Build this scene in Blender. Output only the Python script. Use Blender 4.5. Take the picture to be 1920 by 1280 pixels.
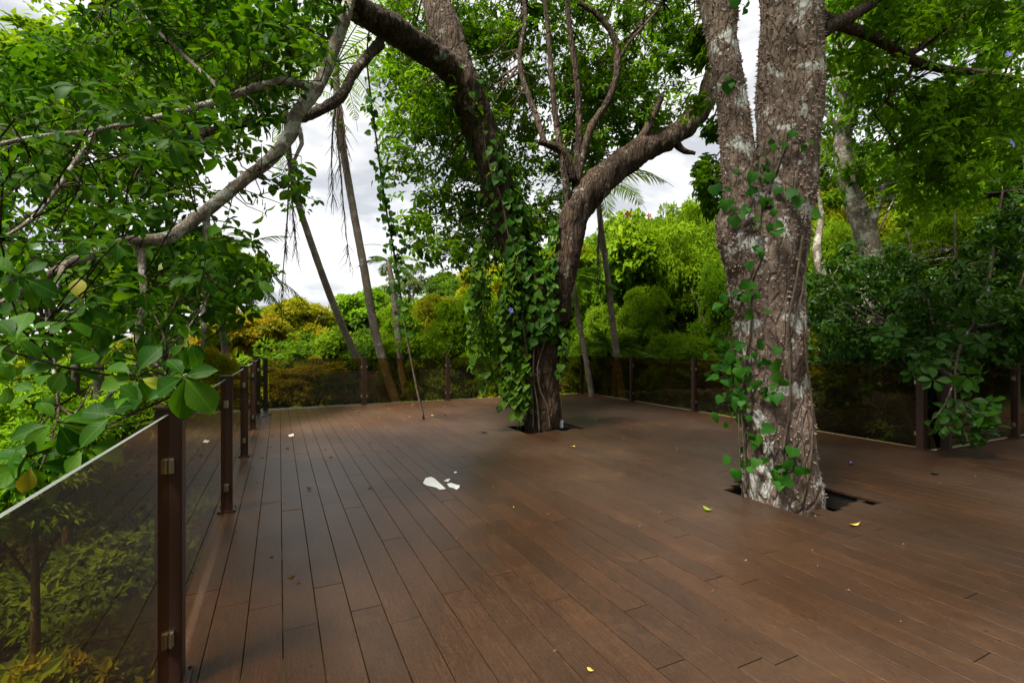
import bpy, math, random
import numpy as np
from mathutils import Vector, Matrix, noise as mnoise

# ------------------------------------------------------------------ camera, sky, sun, exposure
for o in list(bpy.data.objects): bpy.data.objects.remove(o)
scn = bpy.context.scene
COL = scn.collection
YAW = math.radians(25.65); FPX = 908.0; CX, HY = 960.0, 650.0; EYE = 1.35
cam_d = bpy.data.cameras.new('camera'); cam = bpy.data.objects.new('camera', cam_d); COL.objects.link(cam)
cam.location = (0, 0, EYE); cam.rotation_euler = (math.radians(90), 0, -YAW)
cam_d.sensor_width = 36; cam_d.lens = FPX / 1920 * 36; cam_d.shift_y = 10 / 1920
cam_d.clip_start = 0.05; cam_d.clip_end = 3000
scn.camera = cam

SUN_EL, SUN_AZ = math.radians(60), math.radians(-105)      # azimuth clockwise from +Y: light from the left
w = bpy.data.worlds.new('World'); scn.world = w; w.use_nodes = True
nt = w.node_tree; nt.nodes.clear()
def N(tree, typ, **kw):
    n = tree.nodes.new(typ)
    for k, v in kw.items(): setattr(n, k, v)
    return n
out = N(nt, 'ShaderNodeOutputWorld'); bg = N(nt, 'ShaderNodeBackground'); bg.inputs[1].default_value = 0.1
sky = N(nt, 'ShaderNodeTexSky', sky_type='NISHITA', sun_disc=False, sun_elevation=SUN_EL, sun_rotation=SUN_AZ)
tc = N(nt, 'ShaderNodeTexCoord')
mp = N(nt, 'ShaderNodeMapping'); mp.inputs['Scale'].default_value = (1, 1, 2.2)
nz = N(nt, 'ShaderNodeTexNoise'); nz.inputs['Scale'].default_value = 3.6; nz.inputs['Detail'].default_value = 7; nz.inputs['Roughness'].default_value = .55
nz.inputs['Distortion'].default_value = .4
rp = N(nt, 'ShaderNodeValToRGB')
rp.color_ramp.elements[0].position = .43; rp.color_ramp.elements[0].color = (2.5, 2.56, 2.68, 1)
rp.color_ramp.elements[1].position = .55; rp.color_ramp.elements[1].color = (4.2, 4.16, 4.1, 1)
mx = N(nt, 'ShaderNodeMix', data_type='RGBA'); mx.inputs[0].default_value = .93
nt.links.new(tc.outputs['Generated'], mp.inputs[0]); nt.links.new(mp.outputs[0], nz.inputs['Vector'])
nt.links.new(nz.outputs[0], rp.inputs[0])
nt.links.new(sky.outputs[0], mx.inputs[6]); nt.links.new(rp.outputs[0], mx.inputs[7])
nt.links.new(mx.outputs[2], bg.inputs[0]); nt.links.new(bg.outputs[0], out.inputs[0])

sd = bpy.data.lights.new('sun', 'SUN'); sd.energy = 5.0; sd.angle = math.radians(16); sd.color = (1, .93, .8)
so = bpy.data.objects.new('sun', sd); COL.objects.link(so)
sdir = Vector((math.sin(SUN_AZ) * math.cos(SUN_EL), math.cos(SUN_AZ) * math.cos(SUN_EL), math.sin(SUN_EL)))
so.rotation_euler = sdir.to_track_quat('Z', 'Y').to_euler(); so.location = sdir * 40

scn.view_settings.view_transform = 'Standard'; scn.view_settings.look = 'None'
scn.view_settings.exposure = 1.5; scn.view_settings.gamma = 1
scn.cycles.max_bounces = 8; scn.cycles.diffuse_bounces = 4; scn.cycles.glossy_bounces = 3
scn.cycles.transmission_bounces = 6; scn.cycles.transparent_max_bounces = 16
scn.cycles.caustics_reflective = False; scn.cycles.caustics_refractive = False

# ------------------------------------------------------------------ helpers
SF, CF = math.sin(YAW), math.cos(YAW)
FWD = np.array([SF, CF, 0.]); RGT = np.array([CF, -SF, 0.])
def at(px, py, d):
    """world point seen at photo pixel (px, py) at depth d metres"""
    px, py, d = np.asarray(px, float), np.asarray(py, float), np.asarray(d, float)
    return (d[..., None] * FWD + ((px - CX) / FPX * d)[..., None] * RGT + (EYE - (py - HY) / FPX * d)[..., None] * np.array([0, 0, 1.]))
def onz(px, py, z=0.0):
    d = (EYE - z) * FPX / (py - HY); return at(px, py, d)
def topix(P):
    P = np.asarray(P, float); d = P[..., :3] @ FWD; x = P @ RGT
    return CX + FPX * x / d, HY - FPX * (P[..., 2] - EYE) / d, d
def rng_(s): return np.random.default_rng(s)
def unit(v): return v / (np.linalg.norm(v, axis=-1, keepdims=True) + 1e-9)
UP = np.array([0, 0, 1.])

def add(o, parent=None, loc=None):
    COL.objects.link(o)
    if parent is not None:
        o.parent = parent; o.location = Vector(loc) if loc is not None else -parent.location
    return o
def thing(name, label, cat, loc=(0, 0, 0), group=None):
    o = bpy.data.objects.new(name, None); o.location = Vector([float(c) for c in loc]); COL.objects.link(o)
    o.empty_display_size = .1
    o['label'] = label; o['category'] = cat
    if group: o['group'] = group
    return o
def tag(o, label, cat=None, group=None, kind=None):
    if label: o['label'] = label
    if cat: o['category'] = cat
    if group: o['group'] = group
    if kind: o['kind'] = kind
    return o

def tri_mesh(name, V, F, mat, tint=None, smooth=False, mats=None):
    """V (n,3), F (m,k) numpy -> mesh"""
    me = bpy.data.meshes.new(name); V = np.ascontiguousarray(V, np.float32); F = np.ascontiguousarray(F, np.int32)
    k = F.shape[1]
    me.vertices.add(len(V)); me.vertices.foreach_set('co', V.ravel())
    me.loops.add(F.size); me.loops.foreach_set('vertex_index', F.ravel())
    me.polygons.add(len(F)); me.polygons.foreach_set('loop_start', np.arange(0, F.size, k, dtype=np.int32))
    me.polygons.foreach_set('use_smooth', np.full(len(F), smooth, bool))
    if tint is not None:
        a = me.attributes.new('tint', 'FLOAT', 'POINT'); a.data.foreach_set('value', np.ascontiguousarray(tint, np.float32))
    me.update(calc_edges=True); me.validate()
    if mat: me.materials.append(mat)
    return me
def obj(name, me): return bpy.data.objects.new(name, me)

class MB:
    """collects boxes / tubes / polygons into one mesh"""
    def __init__(s): s.v = []; s.f = []
    def box(s, c, size, rz=0, taper=1.0):
        b = len(s.v); cx, cy, cz = c; sx, sy, sz = [q / 2 for q in size]; cr, sr = math.cos(rz), math.sin(rz)
        for k, (x, y, z) in enumerate([(-1,-1,-1),(1,-1,-1),(1,1,-1),(-1,1,-1),(-1,-1,1),(1,-1,1),(1,1,1),(-1,1,1)]):
            t = taper if z > 0 else 1
            x, y = x * sx * t, y * sy * t
            s.v.append((cx + x * cr - y * sr, cy + x * sr + y * cr, cz + z * sz))
        s.f += [tuple(b + i for i in q) for q in [(0,3,2,1),(4,5,6,7),(0,1,5,4),(1,2,6,5),(2,3,7,6),(3,0,4,7)]]
        return s
    def tube(s, pts, rad, seg=8, step=None, wob=0, seed=0):
        P, R = smooth_path(pts, rad, step)
        n = len(P); b = len(s.v)
        T = np.gradient(P, axis=0); T = unit(T)
        u = np.cross(T[0], [0.3, 0.9, 0.1]); u = u / np.linalg.norm(u)
        rr = rng_(seed)
        for i in range(n):
            u = u - T[i] * (u @ T[i]); u = u / np.linalg.norm(u); v = np.cross(T[i], u)
            for k in range(seg):
                a = 2 * math.pi * k / seg
                r = R[i] * (1 + wob * (rr.random() - .5))
                s.v.append(tuple(P[i] + r * (math.cos(a) * u + math.sin(a) * v)))
        for i in range(n - 1):
            for k in range(seg):
                a, c = b + i * seg + k, b + i * seg + (k + 1) % seg
                s.f.append((a, c, c + seg, a + seg))
        s.f.append(tuple(b + k for k in range(seg))[::-1]); s.f.append(tuple(b + (n - 1) * seg + k for k in range(seg)))
        return s
    def poly(s, pts, th):
        """flat polygon (list of xyz) given thickness th along z"""
        b = len(s.v); n = len(pts)
        s.v += [tuple(p) for p in pts] + [(p[0], p[1], p[2] + th) for p in pts]
        s.f.append(tuple(b + i for i in range(n))[::-1]); s.f.append(tuple(b + n + i for i in range(n)))
        for i in range(n): s.f.append((b + i, b + (i + 1) % n, b + n + (i + 1) % n, b + n + i))
        return s
    def mesh(s, name, mat, smooth=False):
        me = bpy.data.meshes.new(name); me.from_pydata(s.v, [], s.f); me.update()
        if smooth: me.polygons.foreach_set('use_smooth', [True] * len(me.polygons))
        if mat: me.materials.append(mat)
        return me
def smooth_path(pts, rad, step=None):
    pts = np.array([np.asarray(p, float) for p in pts]); rad = np.array(rad, float) if np.ndim(rad) else np.full(len(pts), float(rad))
    if len(pts) < 3 and step is None: return pts, rad
    seglen = np.linalg.norm(np.diff(pts, axis=0), axis=1)
    if step is None: step = max(seglen.sum() / 24, .02)
    P, R = [], []
    ext = np.vstack([2 * pts[0] - pts[1], pts, 2 * pts[-1] - pts[-2]])
    for i in range(len(pts) - 1):
        p0, p1, p2, p3 = ext[i:i + 4]; m = max(1, int(seglen[i] / step))
        for j in range(m):
            t = j / m
            P.append(.5 * (2 * p1 + (p2 - p0) * t + (2 * p0 - 5 * p1 + 4 * p2 - p3) * t * t + (3 * p1 - p0 - 3 * p2 + p3) * t ** 3))
            R.append(rad[i] * (1 - t) + rad[i + 1] * t)
    P.append(pts[-1]); R.append(rad[-1])
    return np.array(P), np.array(R)
def pix_path(L): return [at(x, y, d) for x, y, d in L]

def remesh(mb, voxel, mat, name, iters=4):
    o = obj('tmp', mb.mesh('tmp', None)); COL.objects.link(o)
    m = o.modifiers.new('r', 'REMESH'); m.mode = 'VOXEL'; m.voxel_size = voxel; m.use_smooth_shade = True
    s = o.modifiers.new('s', 'SMOOTH'); s.factor = .5; s.iterations = iters
    dg = bpy.context.evaluated_depsgraph_get(); me = bpy.data.meshes.new_from_object(o.evaluated_get(dg))
    bpy.data.objects.remove(o); me.name = name; me.materials.clear(); me.materials.append(mat)
    return me
def verts_normals(me):
    n = len(me.vertices); V = np.empty(n * 3, np.float32); me.vertices.foreach_get('co', V)
    Nn = np.empty(n * 3, np.float32); me.vertex_normals.foreach_get('vector', Nn)
    return V.reshape(-1, 3).astype(float), Nn.reshape(-1, 3).astype(float)
def roughen(me, amps):
    V, Nn = verts_normals(me)
    for amp, sc, zst in amps:
        h = np.array([mnoise.noise((p[0] * sc, p[1] * sc, p[2] * sc * zst)) for p in V])
        V = V + Nn * (h * amp)[:, None]
    me.vertices.foreach_set('co', V.astype(np.float32).ravel()); me.update()

# leaf templates: (side, along, normal) unit coordinates
def leaf_grid(rows, fold=.12, droop=.18):
    V, F = [], []
    for d, wd, off in rows: V += [(-wd, d + off, fold * wd * 2 - droop * d * d), (0, d, -droop * d * d), (wd, d + off, fold * wd * 2 - droop * d * d)]
    for i in range(len(rows) - 1):
        a = i * 3; F += [(a, a + 1, a + 4), (a, a + 4, a + 3), (a + 1, a + 2, a + 5), (a + 1, a + 5, a + 4)]
    return np.array(V, float), np.array(F)
T_FAR = (np.array([(0, 0, 0), (-.5, .45, .1), (0, 1, -.12), (.5, .45, .1)], float), np.array([(0, 2, 1), (0, 3, 2)]))
T_MID = (np.array([(0, 0, 0), (-.36, .28, .09), (-.46, .62, .05), (0, 1, -.18), (.46, .62, .05), (.36, .28, .09), (0, .5, -.03)], float),
         np.array([(0, 6, 1), (1, 6, 2), (2, 6, 3), (3, 6, 4), (4, 6, 5), (5, 6, 0)]))
T_OBO = leaf_grid([(0, .012, 0), (.1, .02, 0), (.22, .12, 0), (.4, .235, 0), (.58, .3, 0), (.74, .28, 0), (.89, .15, 0), (1, .0, 0)], .16, .26)
T_HEART = leaf_grid([(0, .02, 0), (.02, .3, -.1), (.14, .46, -.04), (.32, .5, 0), (.52, .4, 0), (.72, .23, 0), (.88, .09, 0), (1, 0, 0)], .1, .15)
def leaves_np(P, D, Nn, L, W, T):
    D = unit(D); Nn = unit(Nn - D * (Nn * D).sum(1, keepdims=True)); S = np.cross(D, Nn)
    tv, tf = T; n = len(P); m = len(tv)
    L = np.broadcast_to(L, n); W = np.broadcast_to(W, n)
    V = (P[:, None] + tv[None, :, 0, None] * (W[:, None, None] * S[:, None]) + tv[None, :, 1, None] * (L[:, None, None] * D[:, None])
         + tv[None, :, 2, None] * (L[:, None, None] * Nn[:, None]))
    F = tf[None] + (np.arange(n) * m)[:, None, None]
    return V.reshape(-1, 3), F.reshape(-1, 3), m
def leaf_object(name, me, parent, P, D, Nn, s, mat=None):
    D = unit(D); Nn = unit(Nn - D * (Nn @ D)); S = np.cross(D, Nn)
    o = obj(name, me); COL.objects.link(o); o.parent = parent
    M = Matrix(((S[0] * s, D[0] * s, Nn[0] * s, P[0] - parent.location[0]), (S[1] * s, D[1] * s, Nn[1] * s, P[1] - parent.location[1]),
                (S[2] * s, D[2] * s, Nn[2] * s, P[2] - parent.location[2]), (0, 0, 0, 1)))
    o.matrix_local = M
    return o
def rosettes(C, A, k, r, spread=(55, 100), droop=.25):
    """k leaves round each twig tip C with axis A"""
    n = len(C); A = unit(A); ref = unit(r.normal(size=(n, 3))); u = unit(np.cross(A, ref)); v = np.cross(A, u)
    az = (np.arange(k)[None] / k * 2 * math.pi + r.random((n, 1)) * 6.3 + r.normal(0, .25, (n, k)))
    th = np.radians(r.uniform(spread[0], spread[1], (n, k)))
    rad = np.cos(az)[..., None] * u[:, None] + np.sin(az)[..., None] * v[:, None]
    D = np.cos(th)[..., None] * A[:, None] + np.sin(th)[..., None] * rad - droop * UP * r.uniform(.3, 1.4, (n, k, 1))
    D = unit(D); Nn = A[:, None] + UP * .5 + r.normal(0, .2, (n, k, 3))
    P = C[:, None] + D * .012 + A[:, None] * r.normal(0, .015, (n, k, 1))
    return P.reshape(-1, 3), D.reshape(-1, 3), Nn.reshape(-1, 3)
def twigs_np(S, E, r0, r1, sag=.12, seed=0):
    """thin bent three-sided twigs from S to E, vectorised"""
    r = rng_(seed); n = len(S); ts = np.array([0, .35, .7, 1.]); d = E - S; ln = np.linalg.norm(d, axis=1)
    mid = r.normal(0, 1, (n, 3)) * (ln * sag)[:, None]
    P = S[:, None] + d[:, None] * ts[None, :, None] + mid[:, None] * (np.sin(ts * math.pi))[None, :, None]
    T = unit(d); u = unit(np.cross(T, UP + .01)); v = np.cross(T, u)
    R = (r0 * (1 - ts) + r1 * ts)[None] * np.ones((n, 1))
    ring = [np.cos(a) * u + np.sin(a) * v for a in (0, 2.094, 4.189)]
    V = np.stack([P + R[..., None] * q[:, None] for q in ring], 2).reshape(-1, 3)
    F = []
    for i in range(3):
        for k in range(3):
            a, b = i * 3 + k, i * 3 + (k + 1) % 3; F.append((a, b, b + 3, a + 3))
    F = np.array(F)[None] + (np.arange(n) * 12)[:, None, None]
    return V, F.reshape(-1, 4)
def in_poly(x, y, poly):
    c = np.zeros(len(x), bool); n = len(poly); j = n - 1
    for i in range(n):
        xi, yi = poly[i]; xj, yj = poly[j]
        c ^= ((yi > y) != (yj > y)) & (x < (xj - xi) * (y - yi) / (yj - yi + 1e-9) + xi); j = i
    return c
def sample_poly(poly, n, r):
    p = np.array(poly, float); lo, hi = p.min(0), p.max(0); X = np.empty((0, 2))
    while len(X) < n:
        q = r.uniform(lo, hi, (n * 3, 2)); X = np.vstack([X, q[in_poly(q[:, 0], q[:, 1], poly)]])
    return X[:n]

# ------------------------------------------------------------------ materials
def mat(name):
    m = bpy.data.materials.new(name); m.use_nodes = True; t = m.node_tree; t.nodes.clear()
    o = N(t, 'ShaderNodeOutputMaterial'); return m, t, o
def ramp(t, stops, fac=None, interp='LINEAR'):
    r = N(t, 'ShaderNodeValToRGB'); cr = r.color_ramp; cr.interpolation = interp
    while len(cr.elements) < len(stops): cr.elements.new(.5)
    for e, (p, c) in zip(cr.elements, stops): e.position = p; e.color = (*c, 1) if len(c) == 3 else c
    if fac is not None: t.links.new(fac, r.inputs[0])
    return r
def noise(t, vec, scale, detail=4, rough=.55, dist=0):
    n = N(t, 'ShaderNodeTexNoise'); n.inputs['Scale'].default_value = scale; n.inputs['Detail'].default_value = detail
    n.inputs['Roughness'].default_value = rough; n.inputs['Distortion'].default_value = dist
    if vec is not None: t.links.new(vec, n.inputs['Vector'])
    return n
def mapping(t, vec, scale=(1, 1, 1)):
    m = N(t, 'ShaderNodeMapping'); m.inputs['Scale'].default_value = scale; t.links.new(vec, m.inputs[0]); return m.outputs[0]
def mathn(t, op, a, b=None, c=None):
    m = N(t, 'ShaderNodeMath', operation=op)
    for i, q in enumerate((a, b, c)):
        if q is None: continue
        if isinstance(q, (int, float)): m.inputs[i].default_value = q
        else: t.links.new(q, m.inputs[i])
    return m.outputs[0]
def mixc(t, fac, a, b, blend='MIX'):
    m = N(t, 'ShaderNodeMix', data_type='RGBA', blend_type=blend)
    for i, q in ((0, fac), (6, a), (7, b)):
        if isinstance(q, (int, float)): m.inputs[i].default_value = q
        elif isinstance(q, tuple): m.inputs[i].default_value = (*q, 1)
        else: t.links.new(q, m.inputs[i])
    return m.outputs[2]
def bump(t, h, strength, dist, normal=None):
    b = N(t, 'ShaderNodeBump'); b.inputs['Strength'].default_value = strength; b.inputs['Distance'].default_value = dist
    t.links.new(h, b.inputs['Height'])
    if normal is not None: t.links.new(normal, b.inputs['Normal'])
    return b.outputs[0]
def principled(t, o, col, rough=.5, spec=.5, normal=None, metal=0):
    p = N(t, 'ShaderNodeBsdfPrincipled')
    for key, q in (('Base Color', col), ('Roughness', rough), ('Specular IOR Level', spec), ('Metallic', metal)):
        if isinstance(q, tuple): p.inputs[key].default_value = (*q, 1)
        elif isinstance(q, (int, float)): p.inputs[key].default_value = q
        else: t.links.new(q, p.inputs[key])
    if normal is not None: t.links.new(normal, p.inputs['Normal'])
    t.links.new(p.outputs[0], o.inputs[0]); return p

def leaf_mat(name, cols, rough=.42, trans=.35, per_object=False, veins=False, spec=.3):
    m, t, o = mat(name)
    if per_object:
        oi = N(t, 'ShaderNodeObjectInfo'); f = oi.outputs['Random']
    else:
        a = N(t, 'ShaderNodeAttribute', attribute_name='tint'); f = a.outputs['Fac']
    k = len(cols); rc = ramp(t, [(i / (k - 1), c) for i, c in enumerate(cols)], f); c = rc.outputs[0]; nrm = None
    tcn = N(t, 'ShaderNodeTexCoord')
    if veins:
        sep = N(t, 'ShaderNodeSeparateXYZ'); t.links.new(tcn.outputs['Object'], sep.inputs[0])
        ax = mathn(t, 'ABSOLUTE', sep.outputs[0])
        mid = mathn(t, 'LESS_THAN', ax, .016)
        ph = mathn(t, 'SUBTRACT', sep.outputs[1], mathn(t, 'MULTIPLY', ax, .75))
        sv = mathn(t, 'SINE', mathn(t, 'MULTIPLY', ph, 58)); svm = mathn(t, 'GREATER_THAN', sv, .96)
        vein = mathn(t, 'MAXIMUM', mid, mathn(t, 'MULTIPLY', svm, .25))
        c = mixc(t, mathn(t, 'MULTIPLY', vein, .3), c, (cols[-1][0] * 1.7 + .02, cols[-1][1] * 1.5 + .02, cols[-1][2] * 1.6 + .01))
        nn = noise(t, tcn.outputs['Object'], 3.5, 3); c = mixc(t, mathn(t, 'MULTIPLY', nn.outputs[0], .35), c, tuple(q * .55 for q in cols[0]))
        h = mathn(t, 'ADD', mathn(t, 'MULTIPLY', sv, .04), mathn(t, 'MULTIPLY', mid, -1.0)); nrm = bump(t, h, .12, .02)
    p = principled(t, o, c, rough, spec, nrm)
    tr = N(t, 'ShaderNodeBsdfTranslucent'); tcl = mixc(t, 1.0, c, (1.25, 1.15, .45), 'MULTIPLY')
    t.links.new(tcl, tr.inputs[0])
    ms = N(t, 'ShaderNodeMixShader'); ms.inputs[0].default_value = trans
    t.links.new(p.outputs[0], ms.inputs[1]); t.links.new(tr.outputs[0], ms.inputs[2]); t.links.new(ms.outputs[0], o.inputs[0])
    return m
def bark_mat(name, c0, c1, c2, lichen=.6, lcol=(.42, .45, .42), scale=1., zst=.25, bstr=.8):
    m, t, o = mat(name); tcn = N(t, 'ShaderNodeTexCoord'); v = tcn.outputs['Object']
    vs = mapping(t, v, (scale, scale, scale * zst))
    n1 = noise(t, vs, 14, 6, .65, .6); n2 = noise(t, v, 2.2 * scale, 4, .6); n3 = noise(t, v, 60 * scale, 3)
    c = ramp(t, [(.3, c0), (.5, c1), (.72, c2)], n1.outputs[0]).outputs[0]
    c = mixc(t, mathn(t, 'MULTIPLY', ramp(t, [(.4, (0, 0, 0)), (.65, (1, 1, 1))], n2.outputs[0]).outputs[0], .6), c, tuple(q * .5 for q in c0))
    nl = noise(t, v, 3.4 * scale, 7, .68, .3)
    lm = ramp(t, [(lichen, (0, 0, 0)), (lichen + .035, (1, 1, 1))], nl.outputs[0]).outputs[0]
    ns = noise(t, v, 22 * scale, 2, .5)
    ls = ramp(t, [(.69, (0, 0, 0)), (.72, (1, 1, 1))], ns.outputs[0]).outputs[0]
    lm = mathn(t, 'MAXIMUM', lm, ls)
    c = mixc(t, mathn(t, 'MULTIPLY', lm, mathn(t, 'ADD', .35, n3.outputs[0])), c, lcol)
    h = mathn(t, 'ADD', n1.outputs[0], mathn(t, 'MULTIPLY', n3.outputs[0], .35))
    vo = N(t, 'ShaderNodeTexVoronoi', feature='DISTANCE_TO_EDGE'); vo.inputs['Scale'].default_value = 9 * scale; t.links.new(mapping(t, vs, (1.6, 1.6, 1.0)), vo.inputs['Vector'])
    crk = ramp(t, [(0, (0, 0, 0)), (.12, (1, 1, 1))], vo.outputs['Distance']).outputs[0]
    c = mixc(t, mathn(t, 'MULTIPLY', mathn(t, 'SUBTRACT', 1., crk), .4), c, tuple(q * .6 for q in c0))
    h = mathn(t, 'ADD', h, mathn(t, 'MULTIPLY', crk, .5))
    principled(t, o, c, .88, .25, bump(t, h, bstr, .05)); return m

# deck boards: brown strand-woven planks
def wood_mat():
    m, t, o = mat('brown_decking'); g = N(t, 'ShaderNodeNewGeometry'); oi = N(t, 'ShaderNodeObjectInfo')
    off = N(t, 'ShaderNodeVectorMath', operation='MULTIPLY_ADD')
    cmb = N(t, 'ShaderNodeCombineXYZ')
    for i in range(3): t.links.new(oi.outputs['Random'], cmb.inputs[i])
    t.links.new(cmb.outputs[0], off.inputs[0]); off.inputs[1].default_value = (37, 71, 13); t.links.new(g.outputs['Position'], off.inputs[2])
    pv = off.outputs[0]; pos = g.outputs['Position']
    grain = noise(t, mapping(t, pv, (110, 4.5, 12)), 1.6, 7, .7, .2)
    blot = noise(t, mapping(t, pv, (6, 1.4, 2)), 1.3, 4, .6)
    wear = noise(t, pos, .55, 5, .6, .3); fine = noise(t, mapping(t, pv, (160, 14, 20)), 1.5, 3)
    c = ramp(t, [(.3, (.022, .0105, .0058)), (.5, (.044, .0215, .0108)), (.72, (.078, .039, .02))], grain.outputs[0]).outputs[0]
    c = mixc(t, ramp(t, [(.36, (.5,) * 3), (.6, (0,) * 3)], blot.outputs[0]).outputs[0], c, (.026, .015, .01))
    tone = ramp(t, [(0, (.85, .84, .85)), (.3, (.96, .94, .93)), (.6, (1.04, 1.0, .96)), (.85, (1.13, 1.07, 1.01)), (1, (.92, .93, .95))], oi.outputs['Random']).outputs[0]
    c = mixc(t, 1.0, c, tone, 'MULTIPLY')
    fib = noise(t, mapping(t, pv, (420, 26, 60)), 1.0, 3, .7)
    c = mixc(t, 1.0, c, ramp(t, [(.32, (.62, .62, .63)), (.5, (1, 1, 1)), (.68, (1.5, 1.45, 1.4))], fib.outputs[0]).outputs[0], 'MULTIPLY')
    crs = noise(t, mapping(t, pv, (90, 70, 60)), 1.0, 2, .6)
    c = mixc(t, 1.0, c, ramp(t, [(.35, (.78,) * 3), (.65, (1.22,) * 3)], crs.outputs[0]).outputs[0], 'MULTIPLY')
    # grey weathering film and orange dirt in patches
    c = mixc(t, mathn(t, 'MULTIPLY', ramp(t, [(.42, (0,) * 3), (.7, (1,) * 3)], wear.outputs[0]).outputs[0], .45), c, (.075, .05, .036))
    d2 = noise(t, pos, 2.3, 6, .7, .5)
    c = mixc(t, mathn(t, 'MULTIPLY', ramp(t, [(.56, (0,) * 3), (.72, (1,) * 3)], d2.outputs[0]).outputs[0], .4), c, (.1, .052, .022))
    st = noise(t, pos, 1.15, 3, .5, .6)
    c = mixc(t, mathn(t, 'MULTIPLY', ramp(t, [(.64, (0,) * 3), (.76, (1,) * 3)], st.outputs[0]).outputs[0], .55), c, (.02, .014, .01))
    sp = N(t, 'ShaderNodeTexVoronoi'); sp.inputs['Scale'].default_value = 7; t.links.new(pos, sp.inputs['Vector'])
    c = mixc(t, mathn(t, 'LESS_THAN', sp.outputs['Distance'], .05), c, (.012, .009, .007))
    sp2 = N(t, 'ShaderNodeTexVoronoi'); sp2.inputs['Scale'].default_value = 3.1; t.links.new(pos, sp2.inputs['Vector'])
    c = mixc(t, mathn(t, 'LESS_THAN', sp2.outputs['Distance'], .012), c, (.4, .36, .28))
    r = mathn(t, 'ADD', mathn(t, 'MULTIPLY', wear.outputs[0], .22), mathn(t, 'ADD', mathn(t, 'MULTIPLY', grain.outputs[0], .2), .17))
    h = mathn(t, 'ADD', grain.outputs[0], mathn(t, 'MULTIPLY', fine.outputs[0], .6))
    principled(t, o, c, r, .27, bump(t, h, .22, .004)); return m
M = {}
M['wood'] = wood_mat()
def plain(name, col, rough=.5, metal=0, nsc=30, var=.25, b=.1):
    m, t, o = mat(name); tcn = N(t, 'ShaderNodeTexCoord'); n = noise(t, tcn.outputs['Object'], nsc, 4)
    c = mixc(t, n.outputs[0], tuple(q * (1 - var) for q in col), tuple(min(1, q * (1 + var)) for q in col))
    principled(t, o, c, rough, .5, bump(t, n.outputs[0], b, .003), metal); return m
M['post'] = plain('brown_powder_coat', (.036, .016, .012), .38, 0, 90, .18)
M['steel'] = plain('clamp_steel', (.55, .54, .5), .3, 1, 60, .15)
M['pale_strip'] = plain('pale_edge_strip', (.5, .47, .4), .5, 0, 18, .35)
M['joist'] = plain('dark_joist', (.02, .015, .012), .7)
M['paper'] = plain('white_paper', (.75, .78, .8), .6, 0, 25, .1)
M['white_plastic'] = plain('white_plastic', (.7, .72, .74), .35, 0, 40, .06)
M['grey_plastic'] = plain('blue_grey_plastic', (.16, .2, .28), .35, 0, 40, .1)
M['dark_plastic'] = plain('dark_plastic', (.03, .03, .035), .4)
M['flower'] = plain('purple_petal', (.24, .2, .72), .6, 0, 20, .25)
M['orange_flower'] = plain('orange_petal', (.8, .16, .02), .6, 0, 8, .25)
M['dry_leaf'] = plain('dry_yellow_leaf', (.62, .42, .1), .6, 0, 14, .3)
M['dark_leaf'] = plain('dark_fallen_leaf', (.02, .03, .01), .5, 0, 14, .4)
M['lime_leaf'] = plain('lime_fallen_leaf', (.3, .42, .03), .5, 0, 14, .3)
M['brown_leaf'] = plain('brown_fallen_leaf', (.085, .045, .02), .65, 0, 14, .35)
M['dead_frond'] = plain('dead_frond', (.075, .045, .035), .8, 0, 10, .4)
def glass_mat():
    m, t, o = mat('bronze_glass'); tr = N(t, 'ShaderNodeBsdfTransparent'); tr.inputs[0].default_value = (.74, .61, .36, 1)
    gl = N(t, 'ShaderNodeBsdfGlossy'); gl.inputs['Roughness'].default_value = .015; gl.inputs[0].default_value = (.9, .86, .8, 1)
    fr = N(t, 'ShaderNodeFresnel'); fr.inputs[0].default_value = 1.5
    # a faint dusty film
    g = N(t, 'ShaderNodeNewGeometry'); n = noise(t, g.outputs['Position'], 3, 5, .7)
    df = N(t, 'ShaderNodeBsdfDiffuse'); df.inputs[0].default_value = (.2, .17, .1, 1)
    m1 = N(t, 'ShaderNodeMixShader'); t.links.new(mathn(t, 'MULTIPLY', n.outputs[0], .025), m1.inputs[0])
    t.links.new(tr.outputs[0], m1.inputs[1]); t.links.new(df.outputs[0], m1.inputs[2])
    m2 = N(t, 'ShaderNodeMixShader'); t.links.new(mathn(t, 'MULTIPLY', fr.outputs[0], mathn(t, 'SUBTRACT', 1.0, g.outputs['Backfacing'])), m2.inputs[0]); t.links.new(m1.outputs[0], m2.inputs[1]); t.links.new(gl.outputs[0], m2.inputs[2])
    t.links.new(m2.outputs[0], o.inputs[0]); return m
M['glass'] = glass_mat()
def glass_edge():
    m, t, o = mat('glass_edge'); principled(t, o, (.28, .3, .29), .25, .6); return m
M['glass_edge'] = glass_edge()
M['ground'] = (lambda: (lambda m, t, o: (principled(t, o, ramp(t, [(.35, (.02, .022, .008)), (.6, (.035, .05, .012)), (.8, (.06, .045, .025))],
     noise(t, N(t, 'ShaderNodeTexCoord').outputs['Object'], .8, 8, .7).outputs[0]).outputs[0], .95, .2), m)[1])(*mat('forest_floor')))()

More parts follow.
